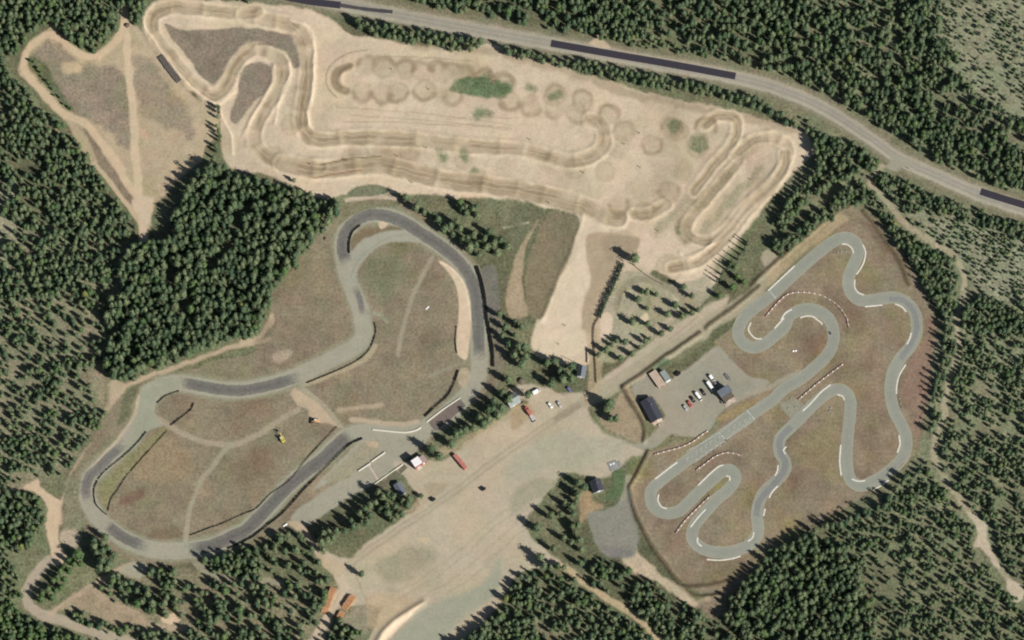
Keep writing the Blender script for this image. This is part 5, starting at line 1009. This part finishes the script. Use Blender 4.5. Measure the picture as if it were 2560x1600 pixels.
# start tower
A_ = ang_px(190, -125)
tw = thing('start_tower', S3([(1228, 468)])[0], A_, 'tall red start tower with two light roof panels beside the rally start', 'tower')
MB().box(-2.6, 2.2, -2.2, 2.2, -.2, 6.4).build('wall', 'wallred', tw)
for k in range(2): MB().quadbox([(-2.9, -2.5+2.54*k, 6.4), (2.5, -2.5+2.54*k, 6.4), (2.5, -.04+2.54*k, 6.4), (-2.9, -.04+2.54*k, 6.4)], [(-2.9, -2.5+2.54*k, 6.6), (2.5, -2.5+2.54*k, 6.6), (2.5, -.04+2.54*k, 6.62), (-2.9, -.04+2.54*k, 6.62)]).build('roof_panel', 'rooflight', tw)
for x in (-1.6, .2, 1.5):
    windows(tw, [(x, -2.2, 4.9, 1.1, 1.2, 'y')])
windows(tw, [(-2.6, 0, 4.9, 2.6, 1.2, 'x')])
MB().box(2.2, 6.0, -2.0, 1.9, -.2, 3.6).build('annexe_wall', 'wallred', tw); MB().box(2.22, 6.4, -2.3, 2.2, 3.6, 3.8).build('annexe_roof', 'roofpink', tw)
MB().box(-1.5, 1.5, -3.6, -2.2, -.1, .2).build('porch', 'cream', tw); MB().box(3.4, 4.4, -2.06, -2.0, 0, 2.1).build('door', 'white', tw)
MB().box(-1.6, 1.0, -3.5, -2.22, 2.5, 2.6).build('porch_roof', 'cream', tw)
# grey sheds
gable('grey_shed', S3([(905, 945)])[0], ang_px(110, 190), 7.6, 4.6, 2.6, 3.6, 'wallgrey', 'roofgrey', 'grey roofed shed at the top of the start area grove', over=.3, chimney=False, door=(3.8, 0, 'x'), wins=[(0, 2.3, 1.5, 1.2, .9, 'y')], panels=6)
gable('green_grey_shed', S2([(165, 930)])[0], ang_px(190, -110), 7.4, 6.4, 2.8, 4.4, 'wallgrey', 'roofpale', 'shed with pale green grey gable roof near the parked red truck', over=.35, chimney=False, door=(-1, -3.2, 'y'), wins=[(1.8, -3.2, 1.6, 1.1, 1, 'y')], panels=6)
gable('dark_cottage', S4([(485, 1110)])[0], ang_px(110, 290), 7.2, 6.4, 2.6, 4.4, 'wallgrey', 'roofdark', 'dark roofed cottage with pale gable on the green lawn', over=.4, chimney=True, door=(3.6, .4, 'x'), wins=[(3.6, -1.8, 1.5, 1.0, 1.1, 'x'), (3.6, 2.1, 1.5, .9, 1.1, 'x')], panels=6)
pad = thing('concrete_slab', S4([(885, 610)])[0], ang_px(210, -75), 'square grey concrete slab with two white hatches at the lawn corner', 'slab')
MB().box(-2.9, 2.9, -2.9, 2.9, -.1, .35, ch=.05).build('slab', 'concrete', pad)
for x in (-1.3, .6): MB().box(x-.5, x+.5, .7, 1.7, .35, .5, ch=.05).build('hatch', 'white', pad)
MB().box(3.2, 5.0, -1.6, 1.6, -.1, .25, ch=.05).build('step', 'concrete', pad)
# shipping container
ct = thing('shipping_container', S3([(2045, 425)])[0], ang_px(210, 250), 'long faded red shipping container at the yard edge below the pine row', 'container')
MB().box(-5.6, 5.6, -1.2, 1.2, .1, 2.5).build('body', 'container', ct); MB().box(-5.65, 5.65, -1.22, 1.22, 2.5, 2.58).build('roof', 'container', ct)
rib = MB().box(-.08, .08, -1.27, -1.2, .2, 2.45).mesh('side_rib', 'container')
for k in range(18): link('side_rib', rib, ct, (-5.2+k*.61, 0, 0))
for y in (-.6, .6): MB().box(5.6, 5.68, y-.56, y+.56, .2, 2.4).build('door', 'container', ct)
MB().box(-5.5, 5.5, -1.1, 1.1, -.1, .1).build('skid', 'wood', ct)
# ------------------------------------------------------------------ vehicles
def wheel(root, x, y, r=.33, w_=.22):
    t = MB().cyl((x, y-w_/2, r), (x, y+w_/2, r), r, 12).build('wheel', 'rubber', root)
    MB().cyl((x, y-w_/2-.01, r), (x, y+w_/2+.01, r), r*.55, 8).build('rim', 'silver', t)
def car(p, ang, paint, label, L=4.5, W=1.8, H=1.45, kind='car', name='parked_car', group=None, cat='car'):
    r = thing(name, p, ang, label, cat, group); hl = L/2; hw = W/2
    b = MB().box(-hl, hl, -hw, hw, .28, .62, ch=.25); 
    if kind == 'van':
        b.box(-hl+.02, hl-1.0, -hw+.03, hw-.03, .62, H, ch=.12, tx=.05, ty=.08); b.box(hl-1.02, hl-.05, -hw+.05, hw-.05, .62, 1.05, ch=.15, tx=.04, ty=.05)
        b.build('body', paint, r)
        MB().quadbox([(hl-1.0, -hw+.15, 1.05), (hl-.25, -hw+.15, 1.05), (hl-.25, hw-.15, 1.05), (hl-1.0, hw-.15, 1.05)], [(hl-1.04, -hw+.2, H-.12), (hl-.95, -hw+.2, H-.12), (hl-.95, hw-.2, H-.12), (hl-1.04, hw-.2, H-.12)]).build('windscreen', 'glass', r)
        for sg in (-1, 1): MB().box(hl-2.0, hl-1.15, sg*(hw-.06)-.02, sg*(hw-.06)+.02, 1.15, H-.3).build('side_window', 'glass', r)
    else:
        b.box(-hl+.05, hl-.05, -hw+.02, hw-.02, .62, .88, ch=.25, tx=.06, ty=.06)
        b.build('body', paint, r)
        cab0, cab1 = -hl+.45, hl-1.25
        MB().quadbox([(cab0, -hw+.1, .88), (cab1, -hw+.1, .88), (cab1, hw-.1, .88), (cab0, hw-.1, .88)], [(cab0+.45, -hw+.28, H-.06), (cab1-.65, -hw+.28, H-.06), (cab1-.65, hw-.28, H-.06), (cab0+.45, hw-.28, H-.06)]).build('windows', 'glass', r)
        MB().box(cab0+.38, cab1-.6, -hw+.24, hw-.24, H-.06, H, ch=.1, tx=.05, ty=.05).build('roof', paint, r)
    for x in (-hl*.62, hl*.62):
        for sg in (-1, 1): wheel(r, x, sg*(hw-.1))
    for sg in (-1, 1):
        MB().box(hl-.06, hl+.03, sg*hw*.68-.18, sg*hw*.68+.18, .5, .66).build('headlight', 'lamp', r)
        MB().box(-hl-.03, -hl+.06, sg*hw*.72-.14, sg*hw*.72+.14, .5, .7).build('taillight', 'tail', r)
    return r
PA = ang_px(60, 84); 
car(S1([(1505, 352)])[0], PA, 'white', 'short white van parked at the head of the paddock row', 4.2, 2.0, 2.0, 'van', 'parked_van', 'vehicles in the paddock row', 'van')
car(S1([(1478, 505)])[0], PA, 'white', 'long white van parked behind the timing building', 6.4, 2.1, 2.5, 'van', 'parked_van', 'vehicles in the paddock row', 'van')
car(S1([(1575, 462)])[0], PA, 'grey', 'dark grey car parked beside the timing building wall', group='vehicles in the paddock row')
car(S1([(1345, 615)])[0], PA, 'black', 'black estate car between the two longer white vans', 4.8, group='vehicles in the paddock row')
car(S1([(1258, 698)])[0], PA, 'white', 'slim white van parked beside the black cars of the paddock row', 6.0, 1.9, 2.1, 'van', 'parked_van', 'vehicles in the paddock row', 'van')
car(S1([(1145, 748)])[0], PA, 'black', 'black car parked between the red car and the slim white van', 4.6, group='vehicles in the paddock row')
car(S1([(1090, 835)])[0], PA, 'redpaint', 'bright red car parked in the paddock row', 4.8, 1.9, 1.5, group='vehicles in the paddock row')
car(S1([(1005, 905)])[0], PA, 'silver', 'silver car at the end of the paddock row beside the red car', 4.3, group='vehicles in the paddock row')
def trailer(p, ang, L, W, paint, label, box=True, name='trailer'):
    r = thing(name, p, ang, label, 'trailer')
    MB().box(-L/2, L/2, -W/2, W/2, .45, .6 if not box else 1.9, ch=.05).build('body', paint, r); MB().cyl((L/2, 0, .5), (L/2+1.1, 0, .5), .06, 6).build('drawbar', 'black', r)
    for sg in (-1, 1): wheel(r, -.1, sg*(W/2+.05), .32, .2)
    if not box:
        for sg in (-1, 1): MB().box(-L/2, L/2, sg*W/2-.03, sg*W/2+.03, .6, .85).build('side_board', paint, r)
    return r
trailer(S1([(1800, 320)])[0], ang_px(120, 150), 4.6, 1.5, 'grey', 'low dark flatbed trailer standing alone on the paddock', False)
trailer(S1([(870, 275)])[0], ang_px(110, -80), 3.4, 1.7, 'black', 'black box trailer at the north edge of the paddock')
o = thing('picnic_table', S1([(515, 1240)])[0], ang_px(70, 80), 'small wooden picnic table in front of the clubhouse gable', 'table')
MB().box(-.9, .9, -.4, .4, .7, .78).build('top', 'deck', o)
for sg in (-1, 1): MB().box(-.9, .9, sg*.75-.15, sg*.75+.15, .42, .48).build('bench', 'deck', o)
for x in (-.6, .6): MB().box(x-.05, x+.05, -.8, .8, 0, .7).build('leg', 'wood', o)
# yard vehicles
car(S2([(870, 1012)])[0], ang_px(70, 90), 'white', 'white car parked on the gravel yard below the pine cluster', 4.5)
car(S2([(1040, 992)])[0], ang_px(60, 85), 'silver', 'silver car parked on the gravel yard beside the white car', 4.4)
car(S2([(610, 755)])[0], ang_px(130, -75), 'white', 'white van parked at the foot of the pine cluster', 5.2, 2.0, 2.1, 'van', 'parked_van', None, 'van')
car(S2([(1225, 705)])[0], ang_px(60, 60), 'bluepaint', 'dark blue car parked below the small grey building', 3.9)
tk = thing('truck', S2([(462, 1130)])[0], ang_px(-75, -110), 'red box truck parked at the edge of the gravel yard', 'truck')
MB().box(-3.0, 1.0, -1.15, 1.15, .9, 2.9, ch=.06).build('cargo_box', 'container', tk); MB().box(1.1, 2.9, -1.1, 1.1, .6, 2.3, ch=.15, tx=.05, ty=.08).build('cab', 'redpaint', tk)
MB().box(2.8, 2.93, -.95, .95, 1.45, 2.1).build('windscreen', 'glass', tk); MB().box(-3.0, 2.8, -.5, .5, .55, .9).build('chassis', 'black', tk)
for x in (-2.2, 2.0):
    for sg in (-1, 1): wheel(tk, x, sg*1.0, .48, .3)
for sg in (-1, 1): MB().box(2.88, 2.98, sg*.8-.2, sg*.8+.2, .75, .98).build('headlight', 'lamp', tk)
tr = thing('flatbed_trailer', S2([(545, 1262)])[0], ang_px(-70, -115), 'grey flatbed trailer hitched behind the red truck', 'trailer')
MB().box(-2.8, 2.3, -1.1, 1.1, .75, .95).build('bed', 'silver', tr); MB().box(-2.8, -2.4, -1.1, 1.1, .95, 1.6).build('headboard', 'redplastic', tr); MB().cyl((2.3, 0, .8), (3.6, 0, .8), .08, 6).build('drawbar', 'black', tr)
for x in (-1.4, -.4):
    for sg in (-1, 1): wheel(tr, x, sg*.95, .42, .25)
# little tractor-like buggies and trailers in the yard
for q_, lab in ((S3([(1535, 1135)])[0], 'dark utility trailer beside the bush at the yard edge'), (Z(14, [(2150, 90)])[0], 'dark small trailer standing alone on the open gravel yard')):
    trailer(q_, ang_px(90, -50), 2.6, 1.5, 'black', lab)
car(Z(15, [(130, 940)])[0], ang_px(60, 60), 'silver', 'pale van half hidden under the pines south of the yard', 5.6, 2.0, 2.3, 'van', 'parked_van', None, 'van')
# ------------------------------------------------------------------ machines
ex = thing('excavator', S5([(712, 1290)])[0], ang_px(-70, -130), 'yellow excavator with raised arm on the rally infield', 'excavator')
for sg in (-1, 1):
    t = MB().box(-1.9, 1.9, sg*1.1-.3, sg*1.1+.3, 0, .8, ch=.25).build('track', 'black', ex)
MB().cyl((0, 0, .8), (0, 0, 1.05), .8, 12).build('turntable', 'black', ex)
MB().box(-2.2, 1.5, -1.25, 1.25, 1.05, 2.0, ch=.25).build('body', 'yellow', ex); MB().box(-.1, 1.5, .25, 1.2, 2.0, 3.0, ch=.1, tx=.1, ty=.05).build('cab', 'glass', ex); MB().box(0, 1.4, .3, 1.15, 3.0, 3.08).build('cab_roof', 'cream', ex)
MB().box(-2.3, -1.3, -1.2, 1.2, 2.0, 2.4, ch=.2).build('counterweight', 'yellow', ex)
bm_ = MB(); bm_.cyl((1.2, -.3, 1.8), (3.6, -.3, 4.2), .24, 6, r2=.2); bm_.build('boom', 'yellow', ex)
MB().cyl((3.6, -.3, 4.2), (5.6, -.3, 2.0), .2, 6, r2=.14).build('stick', 'yellow', ex)
MB().quadbox([(5.2, -.9, .7), (6.1, -.9, .9), (6.1, .3, .9), (5.2, .3, .7)], [(5.3, -.9, 1.9), (5.9, -.9, 2.0), (5.9, .3, 2.0), (5.3, .3, 1.9)]).build('bucket', 'grey', ex)
wl = thing('wheel_loader', S5([(1610, 800)])[0], ang_px(-170, -10), 'orange wheel loader beside the sandy crossing on the infield', 'loader')
MB().box(-2.6, -.2, -1.0, 1.0, .9, 2.0, ch=.2).build('engine_body', 'orange', wl); MB().box(-.2, 1.8, -.7, .7, .8, 1.5, ch=.1).build('front_frame', 'orange', wl)
MB().box(-.6, .8, -.75, .75, 1.6, 3.0, ch=.1, tx=.08, ty=.08).build('cab', 'glass', wl); MB().box(-.6, .8, -.8, .8, 3.0, 3.12).build('cab_roof', 'cream', wl)
for x in (-1.6, 1.5):
    for sg in (-1, 1): wheel(wl, x, sg*1.05, .72, .5)
for sg in (-1, 1): MB().cyl((.9, sg*.5, 1.5), (3.0, sg*.5, .7), .13, 6).build('lift_arm', 'orange', wl)
MB().quadbox([(2.8, -1.35, .15), (3.9, -1.35, .1), (3.9, 1.35, .1), (2.8, 1.35, .15)], [(2.7, -1.35, 1.1), (3.1, -1.35, 1.15), (3.1, 1.35, 1.15), (2.7, 1.35, 1.1)]).build('bucket', 'black', wl)
# ------------------------------------------------------------------ log piles
def logpile(a, b, llen, hgt, label):
    A_, B_ = np.array(g3(a)), np.array(g3(b)); n_ = np.linalg.norm(B_-A_); mid = ((a[0]+b[0])/2, (a[1]+b[1])/2)
    r = thing('log_pile', mid, math.atan2(B_[1]-A_[1], B_[0]-A_[0]), label, 'log pile', 'log piles by the lane'); rs_ = random.Random(int(n_*10)); k = 0; z = 0; mb = MB()
    row = 0
    while z < hgt:
        x = -n_/2+z*.7+(row % 2)*.15
        while x < n_/2-z*.7:
            rr = rs_.uniform(.13, .21); sh_ = rs_.uniform(-.25, .25); a0 = (x, -llen/2+sh_, z+.18); b0 = (x+rs_.uniform(-.05, .05), llen/2+sh_, z+.18)
            mb.cyl(a0, b0, rr, 7, 0, rr*.85); x += rr*2.02
        z += .30; row += 1
    # chalk the sawn ends a paler tone
    mb.m = [1 if len(f_) == 7 else 0 for f_ in mb.f]
    tag(mb.build('logs', ['log', 'logend'], r), kind='stuff')
    for sg in (-1, 1):
        MB().cyl((-n_/2+.3, sg*llen*.3, -.1), (n_/2-.3, sg*llen*.3, -.1), .12, 6).build('bearer', 'wood', r)
q_ = S8([(440, 235), (240, 760), (845, 400), (650, 670), (620, 720), (520, 890)])
logpile(q_[0], q_[1], 3.7, 2.2, 'longest stack of orange brown logs at the forest edge of the lane')
logpile(q_[2], q_[3], 4.0, 2.0, 'middle stack of orange brown logs opposite the longest one across the lane')
logpile(q_[4], q_[5], 3.2, 1.6, 'shortest stack of brown logs at the end of the lane')
# ------------------------------------------------------------------ hedge, fences, small things
def hedge(pts, w_, h, label):
    sp = spline(pts, 30); root = thing('hedge', sp[0], 0, label, 'hedge'); o0 = np.array(root.location); rs_ = random.Random(3); v = []; f = []
    P = [np.array(g3(q_, 0))-o0*np.array([1, 1, 0]) for q_ in sp]; tb2 = MB()
    for i, (a, b) in enumerate(zip(P[:-1], P[1:])):
        ln = np.linalg.norm(b-a)
        for _ in range(max(3, int(ln*60))):
            t = rs_.random(); c = a+(b-a)*t; n_ = np.array([-(b-a)[1], (b-a)[0], 0])/(ln+1e-6)
            hh = h*(1+.25*math.sin(i*1.7)+.15*math.sin(i*.6)); zz = rs_.random()**.7*hh; of = rs_.gauss(0, w_*.3)*(1-.5*zz/hh)
            p = c+n_*of+np.array([0, 0, zz]); nn = np.array([rs_.gauss(0, 1), rs_.gauss(0, 1), rs_.gauss(.5, .7)]); nn /= np.linalg.norm(nn); u = np.cross(nn, [rs_.gauss(0, 1), rs_.gauss(0, 1), 1]); u /= np.linalg.norm(u); w2 = np.cross(nn, u); sz = rs_.uniform(.25, .5); m_ = len(v)
            v += [tuple(p-u*sz), tuple(p+w2*sz*.7), tuple(p+u*sz), tuple(p-w2*sz*.6)]; f.append((m_, m_+3, m_+2, m_+1))
        if i % 8 == 0: tb2.cyl(a+(0, 0, -.1), a+(0, 0, h*.8), .05, 5, r2=.02)
    me = bpy.data.meshes.new('foliage'); me.from_pydata(v, [], f); me.materials.append(M['spruce']); link('foliage', me, root); tb2.build('stems', 'bark', root)
hedge(Z(7, [(1048, 985), (990, 1120), (920, 1270), (870, 1380), (825, 1500)]), 2.2, 2.8, 'tall dark clipped hedge running down beside the sand yard')
def fence(pts, h, label, postgap=2.4, m_='wood'):
    sp = spline(pts, 40); root = thing('fence', sp[0], 0, label, 'fence'); o0 = np.array(root.location); acc = 9; last = None
    post = MB().box(-.07, .07, -.07, .07, -.2, h+.1).mesh('post', m_); rails = {}
    for q_ in sp:
        p = np.array(g3(q_, zat(q_)))-o0
        if last is not None: acc = np.linalg.norm(p-last)
        if acc >= postgap:
            link('post', post, root, tuple(p))
            if last is not None:
                d = p-last; L_ = np.linalg.norm(d)
                for zz in (h*.2, h*.5, h*.8):
                    o = MB().box(0, L_, -.03, .03, zz-.14, zz+.14).build('board', m_, root); o.location = tuple(last); o.rotation_euler = (0, -math.atan2(d[2], math.hypot(d[0], d[1])), math.atan2(d[1], d[0]))
            last = p; acc = 0
fence(Z(7, [(820, 1500)])+Z(11, [(780, 60), (772, 200), (785, 330), (795, 480), (800, 630)]), 1.5, 'weathered brown board fence between the hedge and the gravel yard')
fence(Z(7, [(1120, 975), (1230, 1060), (1330, 1130), (1450, 1185)]), 1.0, 'low board fence between the lone pine and the practice loop')
fence(Z(11, [(708, 260), (712, 340), (712, 420)]), 1.2, 'short board fence beside the small grey building')
fence(Z(11, [(470, 340), (560, 385), (600, 400)]), .9, 'low rail fence at the southern end of the sand yard')
fence(Z(14, [(480, 440), (520, 520), (580, 640)]), 1.0, 'low board fence along the path below the start area')
# dark planted bank near the western triangle: a long stack of tyres
tyrewall(Z(1, [(1520, 540), (1600, 650), (1700, 780)]), 6, 1.1, 'broad dusty grey tyre stack beside the upper motocross straight', m_='dusty')
# sprinklers on the motocross sand
def sprinkler(p):
    o = thing('sprinkler', p, U(0, 6), 'small dark sprinkler stand on the motocross sand', 'sprinkler', 'sprinklers on the motocross sand')
    MB().cyl((0, 0, 0), (0, 0, 1.3), .08, 6).build('riser', 'black', o); MB().box(-.4, .4, -.12, .12, 1.3, 1.55, ch=.05).build('head', 'black', o)
    for k in range(3):
        a = k*2.094; MB().cyl((.7*math.cos(a), .7*math.sin(a), 0), (0, 0, .9), .05, 5).build('leg', 'black', o)
for p in Z(2, [(1278, 655), (1610, 1400), (1335, 1480), (1630, 845)])+Z(3, [(165, 1320), (1060, 1365), (1200, 1260)])+Z(7, [(345, 405), (670, 120), (1210, 70), (2250, 185), (1375, 670)])+Z(6, [(505, 40), (1470, 215)])+Z(11, [(500, 55), (440, 230)]): sprinkler(p)
# boulders and heaps
def heap(p, r_, h, m_, label, name='earth_heap', cat='heap', group=None):
    rs_ = random.Random(int(p[0])); v = [(0, 0, h)]; f = []
    for i, (k, zz) in enumerate(((.35, .9), (.7, .5), (1.0, -.1))):
        for j in range(12): a = 2*math.pi*j/12; q = r_*k*rs_.uniform(.85, 1.15); v.append((q*math.cos(a), q*math.sin(a), h*zz*rs_.uniform(.85, 1.1)))
    f += [(0, 1+j, 1+(j+1) % 12) for j in range(12)]
    for i in range(2): f += [(1+i*12+j, 13+i*12+j, 13+i*12+(j+1) % 12, 1+i*12+(j+1) % 12) for j in range(12)]
    me = bpy.data.meshes.new(name); me.from_pydata(v, [], f); me.materials.append(M[m_]); me.polygons.foreach_set('use_smooth', [True]*len(f)); me.update()
    o = link(name, me, None, g3(p, zat(p))); tag(o, label, cat, group)
heap(S2([(320, 545)])[0], 2.6, 1.8, 'roofbrown', 'brown earth heap between the pines and the green grey shed')
heap(S2([(350, 960)])[0], 1.0, .9, 'wood', 'small dark heap at the corner of the green grey shed')
heap(Z(1, [(1200, 240)])[0], 1.9, 1.5, 'wood', 'dark earth heap where the forest paths meet in the western sand')
heap(Z(6, [(655, 745)])[0], 1.2, 1.0, 'wood', 'small dark heap beside the sandy path at the wood edge')
bl = thing('signboard', Z(6, [(1620, 1400)])[0], ang_px(60, -60), 'small white bordered board lying on the rally infield', 'board')
MB().box(-1.4, 1.4, -.45, .45, .25, .35).build('panel', 'white', bl)
for x in (-1, 1): MB().box(x-.06, x+.06, -.4, .4, 0, .25).build('foot', 'wood', bl)
sg_ = thing('road_sign', Z(8, [(1350, 95)])[0], ang_px(70, 30), 'pale sign board on posts beside the road junction', 'sign')
MB().box(-1.6, 1.6, -.05, .05, 1.2, 2.4).build('panel', 'white', sg_)
for x in (-1.3, 1.3): MB().cyl((x, .09, -.1), (x, .09, 2.4), .05, 6).build('post', 'grey', sg_)
for q_ in Z(12, [(238, 292), (262, 290), (275, 298)])[:2]: heap(q_, .7, .7, 'white', 'white wrapped tyre bundle inside the inner kart loop', 'tyre_bundle', 'tyre bundle', 'white tyre bundles by the kart track')
for q_ in Z(12, [(1240, 740), (1250, 785), (1265, 830), (580, 860), (590, 830), (215, 740), (190, 835), (260, 825)])+Z(8, [(655, 875), (690, 865), (735, 858)]): heap(q_, .6, .6, 'concrete', 'grey tyre bundle on the grass beside the kart track', 'tyre_bundle', 'tyre bundle', 'grey tyre bundles by the kart track')
sw = thing('kart', Z(12, [(586, 124)])[0], ang_px(20, 90), 'dark go-kart driving on the inner loop of the kart track', 'kart')
MB().box(-.9, .9, -.5, .5, .08, .25, ch=.2).build('floor', 'black', sw); MB().box(-.7, -.2, -.3, .3, .25, .75, ch=.1).build('seat', 'grey', sw); MB().box(.6, 1.05, -.45, .45, .15, .4, ch=.15).build('nose', 'bluepaint', sw)
for x in (-.6, .6):
    for s2 in (-1, 1): wheel(sw, x, s2*.6, .16, .2)
